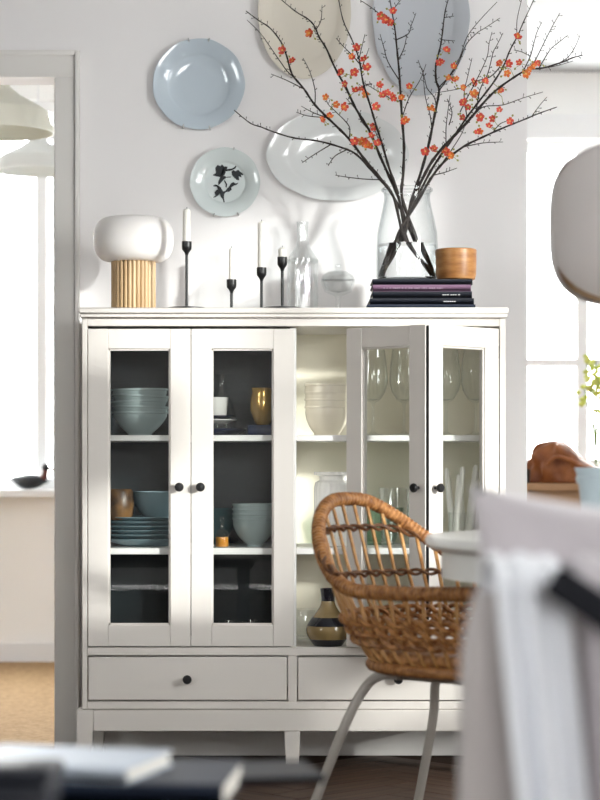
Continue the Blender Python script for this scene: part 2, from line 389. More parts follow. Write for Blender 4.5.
for (a, b) in ((cx(77), cx(93.4)), (cx(492.2), cx(508.6))):
    for (y0, y1) in ((-0.008, 0.038), (DEP - 0.05, DEP - 0.004)):
        k = 0.010; s_ = -1 if a < 0 else 1
        xin = b if a < 0 else a; xout = a if a < 0 else b
        bot = [(min(xout, xin + s_*k), y0 + 0.003), (max(xout, xin + s_*k), y0 + 0.003), (max(xout, xin + s_*k), y1 - 0.006), (min(xout, xin + s_*k), y1 - 0.006)]
        tpq = [(min(a, b), y0), (max(a, b), y0), (max(a, b), y1), (min(a, b), y1)]
        m = MB().hexa([(*p, 0.0) for p in bot], [(*p, cz(731)) for p in tpq]); m.box(min(a, b), max(a, b), y0, y1, cz(731), cz(709.6))
        m.build('leg', 'cabinet', cab, bevel=0.001, seg=1)
    cpart('plinth_side', a + 0.004, b - 0.004, 0.038, DEP - 0.05, cz(731), cz(709.6))
m = MB().hexa([(cx(286.5), -0.004, 0.006), (cx(298.5), -0.004, 0.006), (cx(298.5), 0.032, 0.006), (cx(286.5), 0.032, 0.006)],
              [(cx(284.3), -0.006, cz(731)), (cx(300), -0.006, cz(731)), (cx(300), 0.036, cz(731)), (cx(284.3), 0.036, cz(731))])
lg = m.build('leg', 'cabinet', cab, bevel=0.001, seg=1)
MB().lathe([(0.008, 0), (0.009, 0.006)], 16, c=(cx(292.5), 0.014, 0)).build('foot', 'chrome', lg)
# folding doors: built flat from hinge edge (0) to W along +u, then turned
DW, DTH = 0.2905, 0.02
def door(p0, ang, knob_u, knob_m='black', hinge=False, gap_fill=None):
    """p0: front left corner in plan, ang: turn about z; front face at y=0, thickness behind"""
    z0, z1 = cz(646.3), cz(328.8); st = 0.0575
    mtx = Matrix.Translation(Vector((p0[0], p0[1], 0))) @ Matrix.Rotation(ang, 4, 'Z')
    def put(m, name, mt, par, bev=0.0): return m.xf(lambda p: mtx @ p).build(name, mt, par, bevel=bev, seg=1, smooth=bev > 0)
    W = DW
    m = MB(); m.box(0, st, 0, DTH, z0, z1); m.box(W - st, W, 0, DTH, z0, z1)
    e = 0.0004
    m.box(st, W - st, e, DTH - e, z0, z0 + 0.060); m.box(st, W - st, e, DTH - e, z1 - 0.0565, z1)
    d = put(m, 'door', 'cabinet', cab, 0.0012)
    b = MB(); g = 0.005
    for (x0, x1, a, c) in ((st, st + g, z0 + .06, z1 - .0565), (W - st - g, W - st, z0 + .06, z1 - .0565), (st, W - st, z0 + .06, z0 + .06 + g), (st, W - st, z1 - .0565 - g, z1 - .0565)):
        b.box(x0, x1, 0.006, DTH - 0.002, a, c)
    put(b, 'glazing_bead', 'cabinet', d)
    put(bx(st + g, W - st - g, 0.009, 0.0122, z0 + .06 + g, z1 - .0565 - g), 'glass_pane', 'pane', d)
    kx = MB().lathe([(0.0045, 0), (0.0045, 0.010), (0.0095, 0.014), (0.0125, 0.019), (0.0128, 0.023), (0.010, 0.027), (0.0, 0.028)], 20)
    kz = cz(487)
    kx.xf(lambda p: Vector((knob_u + p.x, -p.z, kz + p.y)))
    put(kx, 'knob', knob_m, d)
    if hinge:
        for hz in (cz(352), cz(620)):
            put(bx(W, W + 0.004, 0.002, 0.016, hz - 0.018, hz + 0.018), 'hinge', 'brass_hinge', d)
    if gap_fill is not None:
        put(bx(gap_fill[0], gap_fill[1], 0.003, DTH - 0.003, z0 + 0.004, z1 - 0.004), 'gap_strip', 'gap_black', d)  # added black strip standing in for the dark gap between the leaves
    return d
door((cx(88.0), -0.001), 0, DW - 0.031)
door((cx(191.2), -0.001), 0, 0.027)
hx_, hy_ = cx(498.8), -0.003
a4 = math.asin(0.69)
pkx, pky = hx_ - DW * math.cos(a4), hy_ - DW * math.sin(a4)
door((pkx, pky), a4, 0.024, 'black', hinge=True)
a3 = -a4 + R(0.5)
p3x, p3y = pkx - 0.010 - DW * math.cos(a3), pky + DW * math.sin(-a3)
door((p3x, p3y), a3, DW - 0.024, 'black', gap_fill=(DW, DW + 0.007))

# ------------------------------------------------------------------ crockery helpers
def bowl_prof(r, h, foot=0.45, th=0.004, power=2.2, footh=0.006, lip=False):
    n = 9; o = [(0, footh * .4), (r * foot * .8, footh * .4), (r * foot, 0.0), (r * foot, footh)]
    for i in range(1, n + 1):
        t = i / n; o.append((r * (foot + (1 - foot) * (1 - (1 - t) ** power)) * (.965 if lip and i >= n - 1 else (.99 if lip else 1)), footh + (h - footh - (.0065 if lip and i == n else 0)) * t))
    if lip: o += [(r * 1.005, h - .006), (r * 1.01, h - .002), (r * .995, h)]
    inn = []
    for i in range(n, -1, -1):
        t = i / n; inn.append((max(0.0, r * (foot + (1 - foot) * (1 - (1 - t) ** power)) - th), footh + th + (h - footh - th) * t if i < n else h))
    return o + inn + [(0, footh + th)]
def bowl(name, label, loc, r, h, m, group=None, cat='bowl', tilt=(0, 0), **k):
    o = MB().lathe(bowl_prof(r, h, **k), 40).build(name, m, loc=loc); o.rotation_euler = (tilt[0], tilt[1], 0)
    return tag(o, label, cat, group)
def stack_bowls(n, x, y, z, r, h, step, m, lab, grp, tilts=None, name='bowl', **k):
    ords = ['bottom', 'second from bottom', 'third from bottom', 'fourth from bottom', 'fifth from bottom', 'sixth from bottom']
    for i in range(n):
        o_ = 'topmost' if i == n - 1 else ords[i]
        tl = tilts[i] if tilts else (0, 0)
        bowl(name, lab % o_, (x, y, z + i * step), r, h, m, grp, tilt=tl, **k)
# left compartment, top shelf: five grey-green bowls
stack_bowls(5, X(140, .17), .17, SH1, .0835, .070, .0165, 'celadon', 'grey-green stoneware bowl, %s of the five stacked on the top shelf', 'grey-green bowls on the top shelf',
            tilts=[(0, 0), (0, R(1.5)), (0, R(-2.5)), (R(1), R(2.5)), (0, R(-1))], foot=0.42, th=0.0035, power=1.7, lip=True)
# middle shelf: plates, a bowl on top and a tortoiseshell cup
pl = [(0, .0), (.075, .0), (.085, .004), (.13, .014), (.133, .016), (.130, .0175), (.083, .008), (0, .006)]
for i in range(6):
    big = i == 0
    b = MB().lathe([(r_ * (1.0), z_ + (0.006 if big and z_ > .01 else 0)) for r_, z_ in pl], 48)
    tag(b.build('dinner_plate', 'slate_blue', loc=(X(146, .19), .19, SH2 + (0 if big else .0195 + (i - 1) * .0125))),
        'slate-blue dinner plate, %s of the six piled on the middle shelf' % ['bottom', 'second from bottom', 'third from bottom', 'fourth from bottom', 'fifth from bottom', 'topmost'][i], 'plate', 'slate-blue plates on the middle shelf')
zp = SH2 + .0195 + 4 * .0125 + .009
bowl('bowl', 'slate-blue serving bowl resting on the pile of plates', (X(159, .19), .19, zp), .080, .080, 'slate_blue', foot=.55)
b = MB().lathe([(0, 0), (.030, 0), (.040, .012), (.044, .045), (.041, .080), (.036, .088), (.033, .086), (.038, .045), (.034, .014), (0, .008)], 28)
cu = b.build('cup', 'tortoise', loc=(X(119, .12), .12, zp + 0.0)); tag(cu, 'brown tortoiseshell cup beside the blue bowl on the plate pile', 'cup')
# bottom: black tray
t = thing('serving_tray', 'flat black serving tray lying on the cabinet floor', 'tray', (X(143, .15), .15, SH3))
MB().lathe([(0, 0), (.095, 0), (.103, .004), (.108, .018), (.104, .018), (.099, .006), (0, .005)], 48).build('tray_dish', 'black', t)
# second pane, top shelf
navx = X(214, .17)
tag(MB().lathe([(0, 0), (.06, 0), (.066, .004), (.092, .018), (.094, .020), (.090, .021), (.064, .008), (0, .006)], 44).build('plate', 'navy_ware', loc=(navx, .17, SH1)), 'navy blue plate, bottom of the pile on the top shelf', 'plate')
for i, (m_, zz, r_) in enumerate((('navy_ware', .021, .082), ('white_ware', .036, .060), ('navy_ware', .047, .056))):
    ro = r_
    b = MB().lathe([(0, 0), (ro * .6, 0), (ro * .7, .003), (ro, .009), (ro, .011), (ro * .68, .006), (0, .005)], 40)
    tag(b.build('plate', m_, loc=(X([214, 216, 216][i], .16), .16, SH1 + zz - (0.012 if i == 0 else 0))), ['dark navy plate stacked over the larger navy plate', 'white saucer sandwiched between two navy plates', 'small navy saucer directly under the white cup'][i], 'plate')
b = MB().lathe([(0, 0), (.030, 0), (.032, .003), (.0365, .052), (.0355, .0525), (.031, .006), (0, .005)], 32)
tag(b.build('cup', 'white_ware', loc=(X(216, .15), .15, SH1 + .0585)), 'plain white cup standing on the navy and white saucers', 'cup')
# gold mug with handle
g = thing('gold_mug', 'shiny ochre glazed jug with a handle on the top shelf', 'jug', (X(263, .12), .12, SH1 + .030))
MB().lathe([(0, 0), (.018, 0), (.026, .010), (.038, .045), (.037, .075), (.032, .095), (.035, .107), (.032, .107), (.029, .095), (.033, .07), (.033, .045), (.02, .012), (0, .008)], 32).build('body', 'gold_ware', g)
MB().tube(spline([(.026, .012, .095), (.046, .02, .09), (.054, .02, .06), (.046, .018, .035), (.030, .012, .03)]), .0045, 8).build('handle', 'gold_ware', g)
bxo = bx(-.045, .045, -.05, .05, 0, .030).build('box', 'navy_ware', loc=(X(264, .12), .10, SH1), bevel=.002); tag(bxo, 'low navy box under the ochre jug', 'box')
# clear carafe behind the cup
b = MB().lathe([(.040, 0), (.042, .004), (.042, .07), (.035, .095), (.016, .13), (.014, .175), (.017, .185), (.0155, .185), (.0125, .175), (.0145, .13), (.033, .095), (.040, .07), (.040, .006), (0, .005)], 32)
tag(b.build('carafe', 'clear', loc=(X(222, .32), .32, SH1)), 'clear glass carafe with a narrow neck behind the white cup', 'carafe')
# second pane, middle shelf: green bowls, teal bowls, amber bottle
stack_bowls(4, X(254.5, .15), .15, SH2, .0655, .084, .0135, 'celadon', 'pale grey-green deep bowl, %s of the stack beside the amber bottle', 'pale green bowls on the middle shelf', foot=.35, th=.0035, power=2.4, lip=True)
stack_bowls(3, X(214, .29), .29, SH2, .062, .075, .016, 'teal_dark', 'dark teal bowl, %s of the stack behind the amber bottle', 'dark teal bowls on the middle shelf', foot=.45)
def small_bottle(loc, lab, stopper):
    t = thing('amber_bottle', lab, 'bottle', loc)
    MB().lathe([(0, 0), (.019, 0), (.020, .003), (.020, .038), (.016, .046), (.007, .052), (.006, .064), (.0075, .066), (.006, .066), (.005, .052), (.0, .051)], 24).build('body', 'clear', t)
    MB().lathe([(0, .002), (.0175, .002), (.0185, .004), (.0185, .030), (0, .030)], 24).build('amber_liquid', 'amber_fill', t)
    MB().lathe([(0, 0), (.006, .0), (.006, .006), (.010, .014), (.009, .022), (0, .026)], 16, c=(0, 0, .064)).build('stopper', stopper, t)
small_bottle((X(222, .085), .085, SH2), 'small amber glass bottle with a clear stopper on the middle shelf', 'crystal')
zb = SH2 + .032 + .075 + .0005
b = MB().lathe([(0, 0), (.016, 0), (.019, .004), (.020, .042), (.0185, .042), (.017, .006), (0, .004)], 24)
tag(b.build('votive_glass', 'amber', loc=(X(225, .29), .29, SH2 + .032 + .012)), 'small amber tumbler standing inside the teal bowls', 'glass')
# bottom: tumblers
TUMB = [(0, 0), (.029, 0), (.031, .002), (.036, .058), (.0345, .058), (.0295, .007), (0, .006)]
for i, (px, yy) in enumerate(((219, .08), (240, .12), (262, .08), (229, .22), (251, .24))):
    tag(MB().lathe(TUMB, 32).build('tumbler', 'crystal', loc=(X(px, yy), yy, SH3)), 'clear glass tumbler on the cabinet floor below the green bowls', 'glass', 'tumblers on the cabinet floor')
# right compartment, top shelf: cream bowls
for i in range(4):
    k = i
    b = MB().lathe(bowl_prof(.0645 if i < 3 else .066, .085, foot=.58, th=.0045, power=2.6, lip=True), 40)
    tag(b.build('bowl', 'cream_ware', loc=(X(327, .13), .13, SH1 + i * .0215)), 'cream deep bowl, %s of the stack in the open compartment' % ['bottom', 'second from bottom', 'third from bottom', 'topmost'][i], 'bowl', 'cream bowls in the open compartment')
# middle shelf: ribbed white vase
b = MB().lathe([(0, 0), (.052, 0), (.058, .004), (.060, .02), (.060, .17), (.056, .186), (.044, .192), (.044, .204), (.060, .208), (.060, .216), (.040, .216), (.040, .19), (.05, .18), (.055, .02), (0, .01)], 96, rad=lambda a: 1 + .018 * math.cos(24 * a))
tag(b.build('ribbed_vase', 'white_ware', loc=(X(335, .14), .14, SH2)), 'white vertically ribbed porcelain jar on the middle shelf of the open compartment', 'vase')
# bottom: brown banded vase
v = thing('banded_vase', 'round brown glass vase with black bands and a short black neck', 'vase', (X(328, .06), .06, SH3))
prof = []
for i in range(25):
    z = .164 * i / 24
    prof.append(z)
def vr(z):
    if z < .045: return .040 + .0235 * math.sin(min(1, z / .045) * pi / 2)
    if z < .125: return .0635 - .0435 * sm((z - .045) / .085) * 1.02
    return .0195 + .003 * sm((z - .135) / .03)
def seg(z0, z1, m, name='band', bot=False, top=False):
    n = 8; p = [(vr(z0 + (z1 - z0) * i / n), z0 + (z1 - z0) * i / n) for i in range(n + 1)]
    q = [(max(r_ - .003, .001), z_) for r_, z_ in reversed(p)]
    if bot: p = [(0, z0)] + p; q = q[:-1] + [(0, z0 + .004)]
    return MB().lathe(p + q, 40, closed=not bot).build(name, m, v)
seg(0, .020, 'vase_black', 'base', bot=True); seg(.020, .058, 'vase_brown', 'body'); seg(.058, .082, 'vase_black', 'band'); seg(.082, .128, 'vase_brown', 'shoulder'); seg(.128, .164, 'vase_black', 'neck')
# crystal bowls at the back of the floor
for i, (px, yy, r_) in enumerate(((306, .27, .055), (368, .25, .06))):
    b = MB().lathe(bowl_prof(r_, .09, foot=.5, th=.004), 48, rad=lambda a: 1 + .03 * math.cos(16 * a))
    tag(b.build('crystal_bowl', 'crystal', loc=(X(px, yy), yy, SH3)), ['cut-glass bowl behind the brown banded vase, touching the divider', 'cut-glass bowl on the cabinet floor behind the wicker chair'][i], 'bowl')
# wine glasses
WG = [(.0, .0), (.034, .0), (.034, .0015), (.012, .006), (.0042, .014), (.0036, .082), (.006, .094), (.022, .104), (.037, .128), (.0425, .155), (.041, .195), (.034, .248), (.033, .248), (.040, .195), (.0415, .155), (.0355, .129), (.021, .106), (.0, .100)]
wm = MB().lathe(WG, 36).build('wine_glass', 'clear')
spots = [(373, .13), (404, .13), (430, .25), (446, .13), (475.5, .13)]
for i, (px, yy) in enumerate(spots):
    o = wm if i == 0 else wm.copy()
    if i: col.objects.link(o)
    o.location = (X(px, yy), yy, SH1)
    tag(o, ('tall clear wine glass behind the door leaf hinged to the cabinet side' if i in (3, 4) else 'tall clear wine glass behind the door leaf bordering the open gap'), 'glass', 'wine glasses on the top shelf')
# middle shelf, right: tumblers, green pitcher, jar of tapers
b = MB().lathe([(0, 0), (.034, 0), (.036, .003), (.042, .125), (.0405, .125), (.034, .008), (0, .006)], 36, rad=lambda a: 1 + .012 * math.cos(20 * a))
for i, (px, yy, s_) in enumerate(((398, .10, 1.3), (424, .24, 1.25))):
    o = MB(); o.v = [(p[0] * s_, p[1] * s_, p[2] * s_ * 1.05) for p in b.v]; o.f = b.f
    tag(o.build('tall_glass', 'crystal', loc=(X(px, yy), yy, SH2)), ['tall ribbed clear glass tumbler behind the left leaf of the open doors', 'tall ribbed clear glass vase behind the gap between the open doors'][i], 'glass')
tag(MB().lathe(bowl_prof(.07, .11, foot=.6, th=.004), 40, rad=lambda a: 1 + .02 * math.cos(18 * a)).build('green_bowl', 'green_glass', loc=(X(380, .28), .28, SH2)), 'pale green pressed-glass bowl on the shelf behind the wicker chair', 'bowl')
jar = (X(466, .13), .13, SH2)
tag(MB().lathe([(0, 0), (.046, 0), (.050, .004), (.052, .10), (.050, .10), (.048, .007), (0, .006)], 36).build('glass_jar', 'clear', loc=jar), 'clear glass jar holding a bunch of long cream tapers', 'jar')
for i, (dx, dy, tx, ty, Lh) in enumerate(((-.030, .0, .010, .0, .19), (-.032, -.012, .022, -.004, .22), (-.006, .02, -.012, .012, .20), (.008, -.02, .022, -.01, .21), (.02, .012, .040, .02, .19), (-.034, .010, -.02, .02, .215), (.0, .0, .03, .012, .225))):
    p0 = Vector((jar[0] + dx, jar[1] + dy, SH2 + .011)); p1 = p0 + Vector((tx * 1.0, ty, Lh))
    c = MB().tube([p0, p0.lerp(p1, .5), p0.lerp(p1, .96), p1], [.0105, .0095, .0075, .004], 14)
    k = c.xf(lambda p: p - p0).build('taper_candle', 'wax', loc=p0)
    tag(k, 'long unlit cream taper candle leaning in the glass jar', 'candle', 'tapers in the glass jar')

# ------------------------------------------------------------------ on top of the cabinet
# mushroom lamp
Y = .17; lx = X(133.5, Y)
t = thing('table_lamp', 'mushroom table lamp with frosted white shade and slatted pale wood base', 'lamp', (lx, Y, ZT))
zb_, zt_ = Z(262, Y) - ZT, Z(217.5, Y) - ZT; hh = (zt_ - zb_) / 2; zc_ = (zt_ + zb_) / 2; rr = 40.5 * (D + Y) / F
pf = [(0, zb_)]
for i in range(25):
    a = -pi/2 + pi * i / 24; n_ = 2 / 3.0
    pf.append((rr * .56 + rr * .44 * math.copysign(abs(math.cos(a)) ** .85, 1), zc_ + hh * math.copysign(abs(math.sin(a)) ** .9, math.sin(a))))
pf.append((0, zt_ + .002))
MB().lathe(pf, 56).build('lamp_shade', 'opal', t)
base_r = 21 * (D + Y) / F
MB().lathe([(0, 0), (base_r * .93, 0), (base_r * .93, zb_ + .004), (0, zb_ + .004)], 40).build('base', 'pale_wood', t)
sl = MB().tube([(0, 0, .001), (0, 0, zb_)], .0062, 10)
for i in range(30):
    a = 2 * pi * i / 30
    o = MB(); o.add([(p[0] + base_r * .96 * math.cos(a), p[1] + base_r * .96 * math.sin(a), p[2]) for p in sl.v], sl.f); o.build('slat', 'pale_wood', t)
# candle holders
def holder(px, Y, cup_top, cup_bot, cand_top, cw, disc, lab, ccap, stub=False):
    x = X(px, Y); s_ = (D + Y) / F
    zt = Z(cup_top, Y) - ZT; zb = Z(cup_bot, Y) - ZT
    t = thing('candlestick', lab, 'candlestick', (x, Y, ZT))
    br = 20 * s_
    MB().lathe([(0, 0), (br, 0), (br * 1.0, .0025), (br * .9, .004), (.008, .008), (0, .008)], 40).build('base', 'black', t)
    MB().lathe([(.0042, .004), (.0042, zb + .006)], 14).build('stem', 'black', t)
    ch = zt - zb; r_ = 5.0 * s_
    MB().lathe([(.0042, zb - .004), (.006, zb + ch * .08), (r_ * .95, zb + ch * .38), (r_, zb + ch * .6), (r_, zt), (r_ * .8, zt), (r_ * .75, zt - ch * .5), (0, zt - ch * .5)], 24).build('cup', 'black', t)
    zc0 = ZT + zt - ch * .5 + .0005; zc1 = Z(cand_top, Y); rc = cw * s_ / 2
    c = thing('candle', ccap, 'candle', (x, Y, zc0)); h = zc1 - zc0
    MB().lathe([(0, 0), (rc * .92, 0), (rc, .004), (rc * (.93 if not stub else 1), h - .006), (rc * .5, h), (0, h)], 20).build('wax', 'wax', c)
    MB().tube([(0, 0, h - .002), (.0005, 0, h + .005)], .0008, 6).build('wick', 'wick', c)
holder(186.7, .035, 241.5, 254, 209, 8.4, True, 'tall black iron candlestick with a round foot beside the mushroom lamp', 'white taper candle in the tall candlestick by the mushroom lamp')
holder(231.5, .31, 279.5, 292, 248, 5.6, False, 'shortest black candlestick holding the thinnest candle', 'thin white candle in the shortest black candlestick')
holder(261.5, .16, 267.5, 280, 221.5, 8.2, False, 'black candlestick holding the longest white candle', 'longest white taper candle beside the glass decanter')
holder(282.3, .03, 257, 270, 247.5, 8.2, True, 'black candlestick with round foot and burnt-down stub beside the decanter', 'short burnt-down white candle stub in front of the decanter', True)
# decanter
Y = .20; s_ = (D + Y) / F; t = thing('glass_decanter', 'clear ribbed glass decanter with faceted neck behind the black candlesticks', 'decanter', (X(302.5, Y), Y, ZT))
hz = lambda py: Z(py, Y) - ZT
MB().lathe([(0, 0), (14.6 * s_, 0), (15.4 * s_, .003), (15.4 * s_, hz(262)), (14 * s_, hz(257)), (6.8 * s_, hz(246)), (5.6 * s_, hz(240)), (5.4 * s_, hz(224)), (6.2 * s_, hz(222)), (5.6 * s_, hz(222)), (4.6 * s_, hz(240)), (5.6 * s_, hz(246)), (13 * s_, hz(257)), (14.2 * s_, hz(262)), (14.2 * s_, .007), (0, .006)], 96,
           rad=lambda a: 1 + .016 * math.cos(18 * a)).build('bottle_body', 'crystal', t)
MB().lathe([(15.7 * s_, hz(263)), (16.2 * s_, hz(261)), (15.7 * s_, hz(259))], 40, closed=True).build('shoulder_ring', 'crystal', t)
# footed candy dish with lid
Y = .22; s_ = (D + Y) / F; t = thing('candy_dish', 'small clear glass footed dish with a knobbed lid', 'dish', (X(338, Y), Y, ZT))
MB().lathe([(0, 0), (13 * s_, 0), (12 * s_, .003), (3 * s_, .008), (2.2 * s_, hz(300)), (3.5 * s_, hz(296)), (13 * s_, hz(292)), (16.5 * s_, hz(283)), (16.8 * s_, hz(280)), (15.6 * s_, hz(280)), (12 * s_, hz(290)), (0, hz(293))], 48, rad=lambda a: 1 + .02 * math.cos(14 * a)).build('bowl', 'crystal', t)
MB().lathe([(16.9 * s_, hz(280)), (15 * s_, hz(275)), (9 * s_, hz(271.5)), (2.6 * s_, hz(270.5)), (2.2 * s_, hz(269)), (3.2 * s_, hz(267)), (2.8 * s_, hz(264.5)), (0, hz(264)), (0, hz(271.3)), (9 * s_, hz(272.5)), (14 * s_, hz(276)), (15.8 * s_, hz(280))], 48, rad=lambda a: 1 + .02 * math.cos(14 * a)).build('lid', 'crystal', t)
# books
zc_ = ZT
BK = [(367, 475.5, 303.3, 308, 'book_navy', 'navy clothbound book, bottom and widest of the stack', .045), (370, 474, 297, 303.3, 'book_black', 'black book, second from the bottom of the stack', .05),
      (372.5, 472, 290, 297, 'book_black', 'black book in the middle of the stack, below the plum one', .052), (373, 471, 283.3, 290, 'book_plum', 'plum purple book in the stack', .056), (372.5, 472.5, 277.5, 283.3, 'book_black', 'black book on top of the stack, under the glass vase', .058)]
for i, (a, b_, p1, p0, m_, lab, y0) in enumerate(BK):
    p1, p0 = min(p1, p0), max(p1, p0)
    y1 = y0 + .215; z0 = zc_; z1 = ZT + (308 - p1) * (D + y0) / F; zc_ = z1
    x0, x1 = X(a, y0), X(b_, y0); xm = (x0 + x1) / 2
    t = thing('book', lab, 'book', (xm, y0, z0)); h = z1 - z0; hw = (x1 - x0) / 2; c = .0025
    cv = MB(); cv.box(-hw, hw, 0, y1 - y0, 0, c); cv.box(-hw, hw, 0, y1 - y0, h - c, h); cv.box(-hw, hw, 0, .004, c, h - c)
    cv.build('cover', m_, t, bevel=.0006, seg=1)
    bx(-hw + .004, hw - .004, .004, y1 - y0 - .004, c, h - c).build('pages', 'paper', t, smooth=False)
    pr = MB(); random.seed(i)
    def dash(u0, u1, step, mt, hh=.0026):
        u = u0
        while u < u1:
            w_ = random.uniform(.003, .006); pr.box(u, u + w_, -.0003, .0002, h * .5 - hh / 2, h * .5 + hh / 2); u += w_ + random.choice((.0015, .0015, .005))
    if i == 3: dash(-hw + .03, hw - .08, 1, 1); pr.build('spine_print', 'letter_soft', t, smooth=False)
    elif i == 2: dash(.058, .108, 1, 1, .0018); pr.build('spine_print', 'letter', t, smooth=False)
    elif i == 1: dash(.062, .092, 1, 1, .0022); pr.build('spine_print', 'letter', t, smooth=False)
ZB = zc_
# wood bowl and glass vase on the books
Y = .125
tag(MB().lathe([(0, 0), (.047, 0), (.055, .005), (.0585, .02), (.0595, .088), (.057, .091), (.053, .088), (.05, .02), (0, .012)], 48).build('wooden_bowl', 'acacia', loc=(X(456, Y), Y, ZB)), 'small turned acacia wood bowl on the stack of books', 'bowl')
VY = .17; vs = (D + VY) / F; vx = X(407, VY); hv = lambda py: Z(py, VY) - ZB - .004
vase = thing('glass_vase', 'large clear glass vase half filled with water on the stack of books', 'vase', (vx, VY, ZB))
vo = [(29.5, 279), (30.6, 276), (30.8, 262), (30.8, 246), (30, 232), (27.5, 219), (24.8, 208), (23.2, 200), (22.8, 196), (23.6, 191.5), (25.6, 190), (25.8, 188), (24.6, 186.8)]
vo = [(r_ * vs, max(0, hv(z_))) for r_, z_ in vo]
vi = [(max(0, r_ - .0035), z_ + (.006 if i == 0 else .0)) for i, (r_, z_) in enumerate(vo)]
vi[0] = (vi[1][0] - .002, .007)
MB().lathe([(0, 0)] + vo + list(reversed(vi)) + [(0, .007)], 56).build('vase_body', 'vase_glass', vase)
zw = hv(243.5)
MB().lathe([(0, .0085), (vi[1][0] - .004, .0085), (vi[2][0] - .0008, .012), (vi[3][0] - .0008, zw - .004), (vi[3][0] - .0012, zw), (0, zw)], 56).build('water', 'water', vase)

